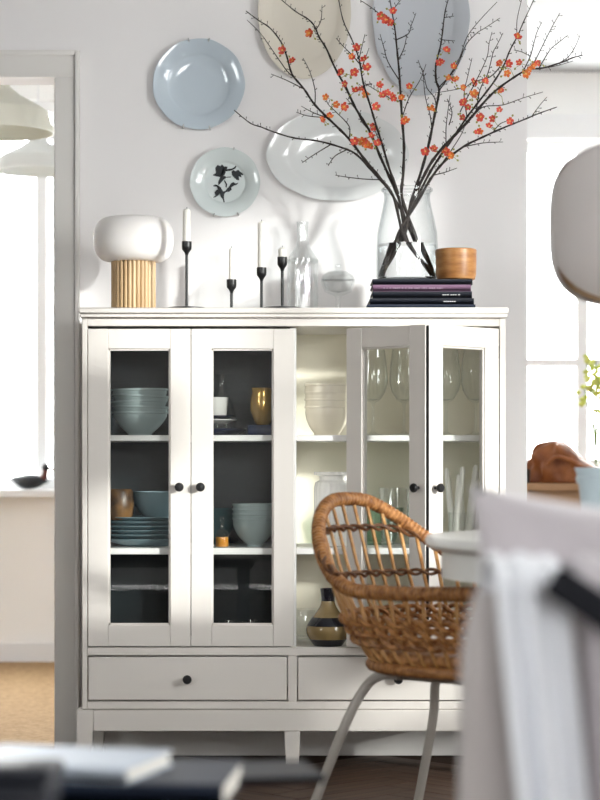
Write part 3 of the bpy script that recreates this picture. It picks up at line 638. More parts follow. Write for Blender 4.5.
# branches: pixel paths, depth from the vase outward; every stem of its own
VX, VZ = vx, ZB
def bpt(px, py, dy): return P(px, py, VY + dy)
BR = [
 # label, dy at tip, main path (tip first), twigs [(path)], radius at base
 ('low branch arching left over the white oval platter', .02, [(234,110),(250,123),(261,127),(274,132),(294,138),(318,141),(343,148),(357,155),(372,171),(388,189),(400,208),(408,232)],
   [[(302,163),(312,156),(330,146)],[(335,175),(346,177),(363,179),(376,180)],[(328,166),(335,156),(346,150)]], [], .0030),
 ('branch with a forked tip reaching to the bottom edge of the cream platter', .05, [(246,11),(258,20),(270,28),(281,42),(287,57),(292,74),(304,89),(315,105),(332,122),(349,139),(365,160),(380,178),(394,198),(404,228)],
   [[(247,20),(261,34),(275,54),(287,71),(294,77)],[(271,74),(286,80),(301,90)],[(303,58),(310,72),(315,90),(316,105)],[(296,112),(308,116),(322,122)],[(301,106),(314,113),(328,120)],[(326,97),(328,104),(336,112),(349,126),(352,138)]],
   [(283,51),(322,120),(330,116),(326,97),(292,60),(344,107),(336,104)], .0036),
 ('branch crossing the cream oval platter', .0, [(277,-4),(295,11),(308,19),(315,27),(319,37),(326,48),(335,68),(346,88),(356,109),(369,130),(380,156),(392,183),(400,203),(407,230)],
   [[(322,5),(321,20),(317,30)],[(356,91),(365,85),(372,84)],[(346,98),(356,110),(362,122),(370,132)],[(314,27),(321,38)]],
   [(310,33),(341,73),(345,84),(354,72),(356,91),(361,89),(366,95),(355,141),(362,141),(368,146)], .0036),
 ('branch passing between the two tall oval platters', -.05, [(338,-4),(343,20),(352,40),(359,59),(363,82),(370,105),(376,125),(383,147),(389,168),(397,190),(402,210),(410,232)],
   [[(336,38),(343,46),(352,55),(358,66)],[(365,34),(362,46),(359,58)],[(369,48),(364,62),(361,70)],[(374,127),(378,138),(383,148)]],
   [(352,57),(364,60),(367,68),(374,127),(371,136),(378,143),(376,106),(357,47)], .0034),
 ('straight upright branch in front of the blue-grey platter', -.02, [(389,-5),(392,12),(395,30),(397,50),(399,70),(400,86),(402,118),(404,147),(403,175),(402,198),(404,230)],
   [[(360,0),(372,8),(381,15),(392,28)],[(416,13),(411,26),(408,34),(398,41)],[(407,34),(404,48),(400,62)],[(380,34),(384,48),(388,62),(397,80)],[(426,64),(420,80),(409,98),(403,116)],[(402,-2),(396,6),(392,10)],[(363,82),(374,89),(383,94),(393,100),(401,104)]],
   [(381,17),(386,20),(393,11),(379,85),(383,95),(387,92),(394,98),(401,98),(405,121),(410,88),(390,23)], .0040),
 ('branch rising over the right half of the blue-grey platter', .03, [(449,-3),(445,12),(442,36),(440,48),(436,64),(436,80),(439,91),(435,113),(428,147),(419,178),(411,202),(404,235)],
   [[(454,16),(446,17)],[(455,41),(443,40)],[(497,2),(480,20),(467,37),(460,57),(450,75),(440,92)],[(500,18),(485,28),(477,33),(466,45),(456,68),(446,84)],[(418,60),(424,76),(427,88),(434,97),(436,104)],[(435,93),(463,88),(473,82),(490,77),(500,67)],[(423,70),(425,95),(430,115),(431,130)]],
   [(446,51),(440,62),(453,66),(454,80),(449,78),(431,109),(473,82),(485,81),(426,151),(432,150),(463,88)], .0038),
 ('branch reaching furthest past the wall edge toward the window', -.06, [(583,55),(572,58),(563,62),(543,68),(527,70),(510,80),(493,93),(480,107),(463,127),(447,143),(433,160),(423,178),(412,203),(402,236)],
   [[(580,35),(575,47),(568,57),(560,63)],[(560,13),(552,27),(547,37),(538,55),(530,68)],[(542,22),(537,32),(534,43),(530,57),(524,70)],[(568,35),(558,43),(550,50),(538,62)],[(573,61),(556,66),(543,68)],[(503,33),(497,45),(493,53),(488,73),(480,90),(470,108)],[(492,32),(489,44),(487,57),(478,77),(468,96),(460,112)]],
   [(508,64),(519,63),(507,73),(526,74),(533,66),(538,63),(474,94),(463,103),(468,107),(485,82),(529,69)], .0040),
 ('low branch spreading right below the blossoms toward the pendant', -.03, [(557,107),(540,113),(523,120),(503,128),(483,137),(463,147),(443,163),(430,180),(417,203),(408,234)],
   [[(547,97),(540,105),(531,115)],[(543,92),(523,98),(503,105),(483,107),(472,118)],[(503,142),(483,143),(463,150)],[(457,168),(446,172),(437,176)],[(510,120),(500,124),(490,132)],[(467,117),(462,133),(450,152),(441,165)]],
   [(481,117),(493,119),(489,126),(480,131),(500,110),(510,121),(445,151),(452,156),(448,153),(501,91)], .0036),
 ('slim branch rising along the wall edge', .04, [(535,-3),(523,23),(517,37),(510,50),(503,67),(493,83),(480,100),(467,117),(455,135),(443,152),(430,172),(416,200),(409,232)],
   [[(522,-2),(517,20),(516,38)],[(514,50),(522,52),(530,56)],[(472,58),(468,75),(464,95),(461,115)],[(450,95),(448,110),(446,128),(444,148)],[(447,99),(452,112),(449,125)]],
   [(517,38),(501,90),(474,94),(463,118),(500,64)], .0032),
 ('short twig standing upright inside the vase mouth', -.02, [(440,222),(436,206),(432,196)], [], [], .0018),
]
BR = BR[:-1]
def flower(parent, c, rad, m, seed):
    rnd = random.Random(seed); b = MB()
    ax = Vector((rnd.uniform(-.7, .7), -1, rnd.uniform(-.4, .8))).normalized(); q = ax.to_track_quat('Z', 'Y')
    for k in range(5):
        a = 2 * pi * k / 5 + rnd.random() * .3
        ca, sa = math.cos(a), math.sin(a); pts = []
        for (u, w_, z_) in ((.05, .0, 0), (.5, .42, .18), (.95, .36, .42), (1.08, 0, .5), (.95, -.36, .42), (.5, -.42, .18)):
            v_ = Vector((u * ca - w_ * sa, u * sa + w_ * ca, z_ + rnd.uniform(-.06, .06))) * rad; pts.append(c + q @ v_)
        mid = c + q @ (Vector((.6 * ca, .6 * sa, .14)) * rad)
        b.add(pts + [mid], [(i, (i + 1) % 6, 6) for i in range(6)])
    o = b.build('blossom', m, parent, auto=False)
    st = MB().lathe([(0, 0), (rad * .18, rad * .1), (rad * .2, rad * .35), (0, rad * .42)], 6); st.xf(lambda p: c + q @ p)
    st.build('stamen', 'stamen', o)
rb = random.Random(3)
for bi, (lab, dy, main, twigs, fl_, r0) in enumerate(BR):
    n = len(main)
    base = Vector((vx + (rb.uniform(-.035, .035)), VY + rb.uniform(-.03, .03), ZB + .0125))
    # lower end: crosses over to the far side of the vase foot
    root = bpy.data.objects.new('flowering_branch', None); col.objects.link(root); root.location = base
    tag(root, 'dark bare %s' % lab, 'branch', 'blossoming branches in the glass vase')
    pts = []
    for i, (px, py) in enumerate(main):
        k = 1 - i / (n - 1); pts.append(bpt(px, py, dy * sm(k * 1.3) + rb.uniform(-.004, .004)))
    side = 1 if main[0][0] < 400 else -1
    pts[-1] = bpt(405 + side * rb.uniform(-1, 9), 236 + rb.uniform(-6, 8), rb.uniform(-.025, .025))
    cross = (pts[-1].x - pts[-2].x) * 1.6
    base.x = max(vx - .062, min(vx + .062, pts[-1].x + cross * 1.8)); root.location = base
    pts.append(base + Vector((0, 0, .004)))
    sp = spline(pts, 4); m_ = len(sp)
    rad = [.0011 + (r0 * 1.25 - .0011) * (i / (m_ - 1)) ** .75 for i in range(m_)]
    for i in range(m_):
        if i % 3 == 1: rad[i] *= 1.25
    b = MB().tube([p - base for p in sp], rad, 7)
    segs = [(sp, rad)]
    for tw in twigs:
        tp_ = []
        # attach depth: nearest point on the main path
        ex, ey = tw[-1]; en = min(range(m_), key=lambda i: (sp[i] - bpt(ex, ey, sp[i].y - VY)).length); yb = sp[en].y - VY
        if (sp[en] - bpt(ex, ey, yb)).length < .03: end = sp[en]
        else: end = bpt(ex, ey, yb)
        off = rb.uniform(-.04, .03)
        for i, (px, py) in enumerate(tw):
            k = 1 - i / (len(tw) - 1 + .001); tp_.append(bpt(px, py, yb + off * k))
        tp_[-1] = end
        ts = spline(tp_, 4); r1 = min(.0019, rad[en] * .75)
        tr_ = [.0009 + (r1 - .0009) * i / (len(ts) - 1) for i in range(len(ts))]
        b.tube([p - base for p in ts], tr_, 5); segs.append((ts, tr_))
    # short spurs and buds
    buds = MB()
    for (ss, rr_) in segs:
        for i in range(1, len(ss) - 1):
            if ss[i].z < VZ + .42 * .0 + .27: continue
            if rb.random() < .62:
                d = (ss[i+1] - ss[i-1]).normalized(); sd_ = Vector((-d.z, rb.uniform(-.6, .6), d.x)) * rb.choice((-1, 1)); e = ss[i] + (sd_ * .9 - d * .5).normalized() * rb.uniform(.004, .011)
                b.tube([ss[i] - base, e - base], [.0009, .0007], 4)
                buds.lathe([(0, -.0012), (.0016, .0004), (.0011, .0022), (0, .0034)], 5, c=tuple(e - base))
    br = b.build('branch_wood', 'bark', root, auto=False)
    if buds.v: bo = buds.build('buds', 'bark', br, auto=False); bo['kind'] = 'stuff'
    for fi, (px, py) in enumerate(fl_):
        cand = [(s2[i], i) for (s2, _) in segs for i in range(len(s2))]
        near = min((c_ for c_, _ in cand), key=lambda c_: (c_ - bpt(px, py, c_.y - VY)).length)
        c = bpt(px, py, near.y - VY - .006)
        for q in range(2 if rb.random() < .55 else 1):
            c2 = c + Vector((rb.uniform(-.007, .007), rb.uniform(-.006, .002), rb.uniform(-.007, .007))) * (1 if q else .2)
            flower(root, c2 - base, rb.uniform(.009, .0135) * (1 if q == 0 else .75), 'petal' if rb.random() < .68 else 'petal_orange', bi * 100 + fi * 3 + q)
        lf = MB(); 
        for q in range(2):
            e = c + Vector((rb.uniform(-.014, .014), rb.uniform(-.004, .006), rb.uniform(-.014, .014)))
            lf.tube([near - base, (near.lerp(c, .6)) - base, e - base], [.0009, .0008, .0006], 4)
            dd = (e - c).normalized() * .009; nn = Vector((-dd.z, 0, dd.x)) * .4
            lf.add([e - base, e + dd * .5 + nn - base, e + dd - base, e + dd * .5 - nn - base + Vector((0, -.002, 0))], [(0, 1, 2), (0, 2, 3)])
        lf.build('leaf_bud', 'leaf_bud', root, auto=False)

# ------------------------------------------------------------------ plates on the wall
def wall_plate(name, label, px, py, rx, ry, m, wave=None, depth=.022, cat='plate', clips=(), rim=.68):
    s_ = (D + WY - .02) / F; yb = WY - .0005
    t = thing(name, label, cat, (X(px, WY - .02), yb, Z(py, WY - .02)))
    prof = [(0, .004), (.40, .004), (rim * .92, .005), (rim, .010), (rim + .02, .0125), (.90, .019), (.985, .0225), (1.0, .0225), (.985, .019), (.90, .0145), (rim, .004), (rim * .9, 0), (0, 0)]
    b = MB().lathe(prof, 96, rad=wave, sx=rx * s_, sy=ry * s_)
    k = depth / .0225
    b.xf(lambda p: Vector((p.x, -p.z * k, p.y)))
    b.build('plate_body', m, t)
    for a in clips:
        x_, z_ = rx * s_ * math.cos(R(a)), ry * s_ * math.sin(R(a))
        c = MB().tube([(x_ * 1.02, -.004, z_ * 1.02), (x_ * 1.02, -depth - .002, z_ * 1.02), (x_ * .95, -depth - .003, z_ * .95)], .0022, 6); c.build('hanger_clip', 'clip', t)
    return t
sc12 = lambda a: 1 - .014 * abs(math.sin(4 * a)) ** .7 * 0 + .012 * math.cos(8 * a) * (1)
wall_plate('wall_plate', 'pale blue round plate with gently scalloped rim on the wall', 198.8, 84, 46, 45.5, 'plate_blue', lambda a: 1 + .006 * math.cos(9 * a + .4), clips=(103, 77, 250, 284))
fp = wall_plate('wall_plate', 'small pale plate with a black flower print on the wall', 225, 182, 35, 34.5, 'plate_mint', lambda a: 1 + .006 * math.cos(8 * a), clips=(75, 252, 292), rim=.62)
wall_plate('oval_platter', 'cream oval platter hung upright on the wall', 304.5, 12, 46.5, 67, 'plate_cream', None, cat='platter', rim=.74)
wall_plate('oval_platter', 'blue-grey oval platter hung upright with a wavy rim', 421, 16, 48.5, 80, 'plate_grey', lambda a: 1 + .009 * math.cos(14 * a), cat='platter', rim=.72)
wall_plate('oval_platter', 'white oval platter hung lengthwise behind the vase', 337.5, 155, 71, 46, 'plate_white', lambda a: 1 + .006 * math.cos(10 * a), cat='platter', rim=.72)
# black flower print (600-px zoom of x195-255, y155-215)
s_ = (D + WY - .02) / F
def pr(u, v): return ((195 + u / 10 - 225) * s_, -.0052, (182 - (155 + v / 10)) * s_)
fm = MB()
def blob(pts):
    mx, my = sum(p[0] for p in pts) / len(pts), sum(p[1] for p in pts) / len(pts); pts = [(mx + (p[0] - mx) * 1.12, my + (p[1] - my) * 1.15) for p in pts]
    fm.add([pr(*p) for p in pts], [tuple(range(len(pts)))])
blob([(180,190),(210,170),(205,125),(225,100),(250,110),(265,95),(285,115),(290,140),(275,180),(255,205),(215,200)])
blob([(280,140),(300,110),(325,115),(320,135),(365,130),(390,115),(395,95),(408,105),(395,130),(360,148),(310,155),(300,185),(270,205),(262,190)])
blob([(370,165),(385,150),(405,160),(430,148),(450,165),(480,185),(470,198),(455,190),(460,215),(435,205),(440,240),(415,235),(395,215),(375,195)])
blob([(255,215),(290,205),(310,215),(355,212),(350,220),(310,222),(285,240),(262,265),(240,290),(235,262)])
blob([(288,250),(300,255),(318,285),(312,315),(303,310),(306,288)])
blob([(215,300),(235,305),(260,325),(280,360),(300,355),(320,330),(335,318),(352,325),(358,345),(335,362),(305,365),(290,385),(288,420),(298,470),(288,475),(278,430),(258,405),(250,375),(235,345)])
blob([(180,302),(200,290),(225,302),(215,310),(190,308)])
blob([(235,345),(215,345),(195,370),(205,395),(182,415),(205,412),(235,390),(245,370)])
blob([(340,310),(365,275),(385,268),(400,280),(428,272),(415,290),(385,300),(355,320)])
fm.build('flower_print', 'print', fp, smooth=False)

# ------------------------------------------------------------------ round table, pendant
TX, TY, TZ, TR = .835, -1.6, .742, .575
t = thing('round_table', 'round white dining table with a deep apron', 'table', (TX, TY, 0))
MB().lathe([(0, TZ - .026), (TR - .012, TZ - .026), (TR - .002, TZ - .018), (TR, TZ - .008), (TR - .004, TZ), (0, TZ)], 80).build('table_top', 'table_white', t)
MB().lathe([(TR - .035, TZ - .026), (TR - .035, TZ - .085), (TR - .055, TZ - .085), (TR - .055, TZ - .026)], 80, closed=True).build('apron', 'table_white', t)
MB().lathe([(0, .0), (.07, .0), (.07, .05), (.045, .10), (.04, .4), (.055, .60), (.10, TZ - .03), (0, TZ - .03)], 32).build('pedestal', 'table_white', t)
for k in range(4):
    a = pi/4 + k * pi/2; c_, s__ = math.cos(a), math.sin(a)
    MB().tube(spline([(c_*.04, s__*.04, .12), (c_*.2, s__*.2, .09), (c_*.36, s__*.36, .022)]), [.03]*8 + [.022], 10).build('foot', 'table_white', t)
# pendant of four bent veneer leaves
PX, PY_, ph = .832, -1.6, 160 * 4.4 / F
pz = Z(305, PY_); PR = PX - X(550, PY_)
t = thing('pendant_lamp', 'rounded white veneer pendant lamp hanging over the round table', 'lamp', (PX, PY_, pz + ph))
def ppr(v, k=1.0):        # v 0..1 along the height; rounded-rectangle profile
    a = -pi/2 + pi * v; n = .42
    return (PR * k * (.18 + .82 * abs(math.cos(a)) ** n) if abs(math.cos(a)) > 1e-4 else PR * k * .18, -ph/2 + ph/2 * k * math.copysign(abs(math.sin(a)) ** .62, math.sin(a)))
for g in range(4):
    a0 = R(-173 + g * 90) 
    def leaf(u, v):
        gp = 1 - .40 * min(1, max(0, (abs(v - .5) - .11) / .33)) ** .8
        a = a0 + R(90) * .5 + R(45.5) * (2 * u - 1) * gp
        r_, z_ = ppr(v); return (r_ * math.cos(a), r_ * math.sin(a), z_)
    o = MB().grid(leaf, 18, 33).build('shade_leaf', 'veneer_white', t, auto=False)
    sf = o.modifiers.new('thickness', 'SOLIDIFY'); sf.thickness = .0015
o = MB().grid(lambda u, v: (ppr(v, .965)[0] * math.cos(2*pi*u), ppr(v, .965)[0] * math.sin(2*pi*u), ppr(v, .965)[1]), 48, 24, closeu=True).build('inner_shade', 'veneer_tan', t, auto=False)
MB().tube([(0, 0, -.03), (0, 0, CEIL - pz - ph - .03)], .003, 8).build('cord', 'black', t)
MB().lathe([(0, 0), (.05, 0), (.05, .025), (0, .03)], 24, c=(0, 0, CEIL - pz - ph - .03)).build('ceiling_cup', 'sash', t)
# blue-grey pot on the table
t = thing('ribbed_pot', 'pale blue-grey pot with a stepped rim on the round table', 'pot', (X(612, -1.55), -1.55, TZ))
MB().lathe([(0, 0), (.052, 0), (.058, .004), (.070, .108), (.074, .108), (.076, .122), (.073, .124), (.078, .142), (.072, .142), (.066, .108), (.054, .01), (0, .008)], 40).build('pot_body', 'pot_blue', t)

# ------------------------------------------------------------------ wicker chair
CX, CY, CA = .395, -1.10, R(-43)
ch = thing('wicker_chair', 'honey-brown woven rattan armchair on grey metal legs beside the round table', 'chair', (CX, CY, 0), CA)
RB, RT = .222, .285
def ucurve(t, r, cen, fr):
    """t in -1..1 around a U open toward +x; returns (x, y) ; arc for |t|<.62 then straight arms"""
    k = .62
    if abs(t) <= k: a = (t / k) * pi / 2; return (cen - r * math.cos(a), r * math.sin(a))
    u = (abs(t) - k) / (1 - k); return (cen + (fr - cen) * u, math.copysign(r, t) * (1 - .06 * u * u))
def rimz(t): return .605 + .200 * sm((.57 - abs(t)) / .53) + .006 * sm((abs(t) - .7) / .3)
def shell(t, h):
    b = Vector((*ucurve(t, RB, .0, .20), .425)); x, y = ucurve(t, RT, -.045, .245)
    back = sm((.8 - abs(t)) / .7); x -= .055 * back
    tpt = Vector((x, y, rimz(t)))
    p = b.lerp(tpt, h); bulge = .018 * math.sin(pi * min(1, h * 1.1))
    d = Vector((tpt.x - b.x, tpt.y - b.y, 0)); 
    if d.length > 1e-6: p += d.normalized() * bulge
    return p
def hz_at(t, z):            # h so that shell is at height z
    return (z - .425) / (rimz(t) - .425)
def ridged(path, r, amp, per, n=10):
    pts = [Vector(p) for p in path]; out = []; rad = []
    acc = 0
    for i in range(len(pts) - 1):
        L = (pts[i+1] - pts[i]).length; k = max(1, int(L / (per / 4)))
        for q in range(k): out.append(pts[i].lerp(pts[i+1], q / k))
    out.append(pts[-1])
    for i in range(len(out)): rad.append(r * (1 + amp * math.sin(i * pi / 2 + .3)))
    return MB().tube(out, rad, n)
rim = [shell(-1 + 2 * i / 60, 1.0) for i in range(61)]
ridged(rim, .0165, .075, .011).build('rim', 'rattan', ch)
# lower inner rail just under the rim at the arms
NS = 34
for i in range(NS):
    t_ = -.97 + 1.94 * i / (NS - 1)
    MB().tube([shell(t_, h_) for h_ in (0, .2, .4, .6, .8, 1.0)], .0046, 6).build('spoke', 'rattan_light', ch)
def weave(z, t0, t1, m, amp=.0085, r=.0048, wob=.006, name='weave_band'):
    n = int((NS - 1) * (t1 - t0) / 1.94 * 8)
    b = MB()
    for sgn in (1, -1):
        pts = []
        for i in range(n + 1):
            t_ = t0 + (t1 - t0) * i / n; zz = z(t_) if callable(z) else z
            p = shell(t_, hz_at(t_, zz)); q = shell(t_, hz_at(t_, zz) + .02); nrm = Vector((p.x + .05, p.y, 0)).normalized()
            ph_ = (t_ + .97) / 1.94 * (NS - 1) * pi
            pts.append(p + nrm * amp * sgn * math.cos(ph_) + Vector((0, 0, wob * sgn * math.sin(ph_))))
        b.tube(pts, r, 6)
    return b.build(name, m, ch)
for z_ in (.490, .513, .536): weave(z_, -.97, .97, 'rattan', amp=.011, r=.0058, wob=.009)
weave(lambda t_: .625 , -.40, .40, 'rattan_dark', amp=.007, r=.0042)
weave(lambda t_: .625 + .11 * sm((.62 - abs(t_)) / .5), -.50, .50, 'rattan_dark', amp=.007, r=.0042)
# seat: two wrapped rings and a woven seat
def ring(z, grow, r, m, nm):
    pts = [shell(-1 + 2 * i / 48, 0) for i in range(49)]; pts = [Vector((p.x * (1 + grow), p.y * (1 + grow), z)) for p in pts]
    pts = pts + [Vector((pts[0].x + .01, pts[0].y * (1 - k / 6), z)) for k in range(1, 12)] + [pts[0]]
    ridged(pts, r, .06, .010).build(nm, m, ch)
ring(.455, .03, .0125, 'rattan', 'seat_rail'); ring(.429, .035, .0135, 'rattan', 'seat_rail')
seat = MB(); ol = [shell(-1 + 2 * i / 32, 0) for i in range(33)]
seat.add([(p.x, p.y, .452) for p in ol] + [(p.x, p.y, .440) for p in ol], [tuple(range(33)), tuple(range(65, 32, -1))] + [(i, i + 33, (i + 1) % 33 + 33, (i + 1) % 33) for i in range(33)])
seat.build('seat', 'rattan', ch, smooth=False)
# legs: bent tube frames under the seat
for sy in (-1, 1):
    for sx in (-1, 1):
        x0, y0 = (-.175 if sx < 0 else .12), sy * .125
        x1, y1 = (-.345 if sx < 0 else .27), sy * .21
        pts = spline([(0.0, y0, .405), (x0 * .55, y0, .405), (x0 * .95, y0 * 1.02, .399), (x0 * 1.22, y0 * 1.07, .362), (x0 + (x1 - x0) * .45, y0 + (y1 - y0) * .5, .26), (x1, y1, .0)], 6)
        MB().tube(pts, .0115, 12).build('leg', 'greige_metal', ch)
for x_ in (-.10, .10):
    MB().tube([(x_, -.15, .405), (x_, .15, .405)], .0105, 10).build('crossbar', 'greige_metal', ch)

# ------------------------------------------------------------------ armchair with throw and cushion in the foreground
AY = -3.80; ad = D + AY
ax0 = X(461, AY); azt = Z(597, AY)
ar = thing('armchair', 'grey linen slipcovered armchair seen from behind in the foreground', 'armchair', ((ax0 + .9) / 2, AY + .3, 0))
oxa, oya = (ax0 + .9) / 2, AY + .3
def abox(n, x0, x1, y0, y1, z0, z1, m='linen', bev=.03):
    return bx(x0 - oxa, x1 - oxa, y0 - oya, y1 - oya, z0, z1).build(n, m, ar, bevel=bev, seg=4)
def backfn(u, v):
    # slipcovered back: a soft upright slab with folds, closed loop in u
    a = u * 2 * pi
    hw, hd = (.9 - ax0) / 2, .075
    n_ = .28; x = hw * math.copysign(abs(math.cos(a)) ** n_, math.cos(a)); y = hd * math.copysign(abs(math.sin(a)) ** n_, math.sin(a))
    k = 1.0
    if v > .86: k = 1 - .35 * ((v - .86) / .14) ** 2.2
    z = .02 + (azt - .02) * (1 - (1 - v) ** 1.0)
    fold = .010 * math.sin(x * 34 + 1.0) * (1 - v * .8) if y < 0 else 0
    dip = -.03 * math.exp(-((x + .05) / .12) ** 2) * v ** 6
    return (x * (1 - .02 * v) * (k * .12 + .88), y * k + fold, z + dip)
b = MB().grid(backfn, 96, 28, closeu=True)
top_loop = [i * 28 + 27 for i in range(96)]; bot_loop = [i * 28 for i in range(96)]
b.f.append(tuple(top_loop)); b.f.append(tuple(reversed(bot_loop)))
b.xf(lambda p: p + Vector((0, AY + .075 - oya, 0))); b.build('backrest', 'linen', ar, auto=False)
abox('seat_cushion', .29, .84, AY + .16, AY + .68, .30, .44, bev=.04)
abox('seat_base', .30, .83, AY + .155, AY + .66, .08, .30, bev=.012)
for (x_, y_) in ((.33, AY + .2), (.80, AY + .2), (.33, AY + .62), (.80, AY + .62)):
    MB().lathe([(.015, 0), (.022, .085)], 12, c=(x_ - oxa, y_ - oya, 0)).build('leg', 'brown_wood', ar)
# cushion
cyy = AY + .265
cL, cR, cB, cT = X(458, cyy), X(458, cyy) + .52, .445, Z(499, cyy)
def cush(sgn):
    def f(u, v):
        a, c = 2 * u - 1, 2 * v - 1
        pin = lambda q: 1 - .10 * (1 - q * q)
        x = a * pin(c) * (cR - cL) / 2; z = c * pin(a) * (cT - cB) / 2
        th = .075 * max(0, (1 - a ** 4)) ** .6 * max(0, (1 - c ** 4)) ** .6
        return (x, sgn * th - .0 , z)
    return f
b = MB().grid(cush(-1), 25, 25); b.grid(cush(1), 25, 25)
o = b.build('cushion', 'linen_cushion', loc=((cL + cR) / 2, cyy, (cB + cT) / 2), auto=False); o.rotation_euler = (R(-4), R(4), 0)
tag(o, 'plain grey-mauve linen cushion leaning on the armchair back', 'cushion')
# white throw draped over the backrest
def drape(x0, x1, fx, zbot, zbotb, m, name, lab, seed, off=.012, amp=.016, lean=0.0):
    rnd = random.Random(seed); yf = AY - off - .004; ybk = AY + .15 + off + .002; zt = azt + off + .004
    L1 = zt - zbot; L2 = ybk - yf; L3 = zt - zbotb; tot = L1 + L2 + L3
    def f(u, v):
        s = v * tot
        fold = amp * math.sin(u * fx + .6 * seed) + amp * .5 * math.sin(u * fx * 2.3 + seed)
        x = x0 + (x1 - x0) * u
        if s < L1:
            z = zbot + s; k = 1 - s / L1; y = yf - abs(fold) * (.35 + k) - .01 * k; x += lean * k
        elif s < L1 + L2:
            q = (s - L1) / L2; y = yf + q * L2; z = zt + .012 * math.sin(pi * q) + .25 * abs(fold)
        else:
            z = zt - (s - L1 - L2); y = ybk + .2 * abs(fold)
        return (x, y, z)
    b = MB().grid(f, 60, 70); cen = Vector(((x0 + x1) / 2, AY + .075, zbot))
    b.xf(lambda p: p - cen)
    o = b.build(name, m, loc=cen, auto=False)
    sf = o.modifiers.new('thickness', 'SOLIDIFY'); sf.thickness = .006; sf.offset = 1
    return tag(o, lab, 'blanket')
drape(X(497, AY), X(560, AY), 9, .36, .58, 'throw', 'throw_blanket', 'white woven throw hanging over the armchair back in soft folds', 1, off=.014, amp=.022, lean=.04)
drape(X(576, AY), X(650, AY), 12, .34, .60, 'linen_cushion', 'throw_blanket', 'mauve-grey folded throw over the armchair back beside the white one', 4, off=.012, amp=.026, lean=.03)
o = bx(-.075, .075, -.012, .012, -.017, .017).build('folded_scarf', 'throw_dark', loc=(X(612, AY - .06), AY - .075, Z(618, AY - .06)), bevel=.008, seg=3)
o.rotation_euler = (0, R(33), 0); tag(o, 'black folded cloth lying over the throws on the armchair', 'cloth')

# ------------------------------------------------------------------ coffee table with magazines in the foreground
KY = -3.25; kd = D + KY
kt = thing('coffee_table', 'low dark coffee table in the foreground corner', 'table', (-.62, KY - .1, 0))
kz = Z(800, KY) + .012
bx(-.45, .42, -.38, .34, kz - .03, kz).build('table_top', 'tray_dark', kt, bevel=.005, seg=2)
for x_ in (-.40, .37):
    for y_ in (-.33, .29): bx(x_ - .02, x_ + .02, y_ - .02, y_ + .02, 0, kz - .03).build('leg', 'tray_dark', kt, smooth=False)

def mag(px, py, Y, w_, d_, h_, rz, m_, name, lab, cat, z0):
    t = thing(name, lab, cat, (X(px, Y), Y, z0), rz)
    c = MB(); c.box(-w_/2, w_/2, -d_/2, d_/2, 0, .003); c.box(-w_/2, w_/2, -d_/2, d_/2, h_ - .003, h_); c.box(-w_/2, w_/2, -d_/2, -d_/2 + .003, .003, h_ - .003)
    c.build('cover', m_, t, bevel=.0008, seg=1); bx(-w_/2 + .004, w_/2 - .003, -d_/2 + .003, d_/2 - .003, .003, h_ - .003).build('pages', 'paper', t, smooth=False)
mag(95, 770, KY - .02, .36, .22, .030, R(-5), 'book_navy', 'picture_book', 'large dark navy book lying under the pale book on the coffee table', 'book', kz)
mag(62, 770, KY - .03, .24, .17, .020, R(-16), 'magazine', 'picture_book', 'pale blue-grey book lying on the large navy book', 'book', kz + .030)
mag(242, 790, KY + .12, .20, .15, .010, R(12), 'book_black', 'magazine', 'thin dark magazine lying beside the large navy book', 'magazine', kz)
k_ = thing('storage_box', 'black lidded box in front of the pale book on the coffee table', 'box', (X(-8, KY - .26), KY - .26, kz), R(-6))
bx(-.075, .075, -.045, .045, 0, .055).build('box_body', 'book_black', k_, bevel=.006, seg=3)
bx(-.078, .078, -.048, .048, .052, .074).build('lid', 'book_black', k_, bevel=.008, seg=3)

# ------------------------------------------------------------------ things in the rooms beyond
def dome_pendant(px, py_rim, Y, rpx, hpx, m, lab):
    s_ = (D + Y) / F; r_ = rpx * s_; h = hpx * s_
    t = thing('dome_pendant', lab, 'lamp', (X(px, Y), Y, Z(py_rim, Y)))
    k = r_
    prof = [(k, 0), (k * 1.0, .012), (k * .90, h * .40), (k * .72, h * .52), (k * .40, h * .70), (k * .22, h * .86), (k * .18, h * 1.0), (k * .18, h * 1.25)]
    inn = [(max(.001, a - .004), b - .004 if i else b) for i, (a, b) in enumerate(prof)]
    MB().lathe(prof + list(reversed(inn)), 48, closed=True).build('shade', m, t)
    top = h * 1.25
    MB().lathe([(0, top - .01), (k * .2, top - .01), (k * .16, top + .04), (0, top + .05)], 24).build('shade_cap', m, t)
    MB().tube([(0, 0, top + .04), (0, 0, CEIL - Z(py_rim, Y))], .004, 8).build('cord', 'sash', t)
    MB().lathe([(0, h * .35), (.03, h * .4), (.035, h * .55), (.02, h * .8), (0, h * .85)], 20).build('bulb', 'opal', t)
dome_pendant(-2, 133, 1.7, 55.5, 54, 'shade_green', 'pale olive dome pendant lamp hanging nearer the doorway')
dome_pendant(38, 172, 2.6, 43, 36, 'shade_pale', 'white dome pendant lamp hanging nearer the far window')
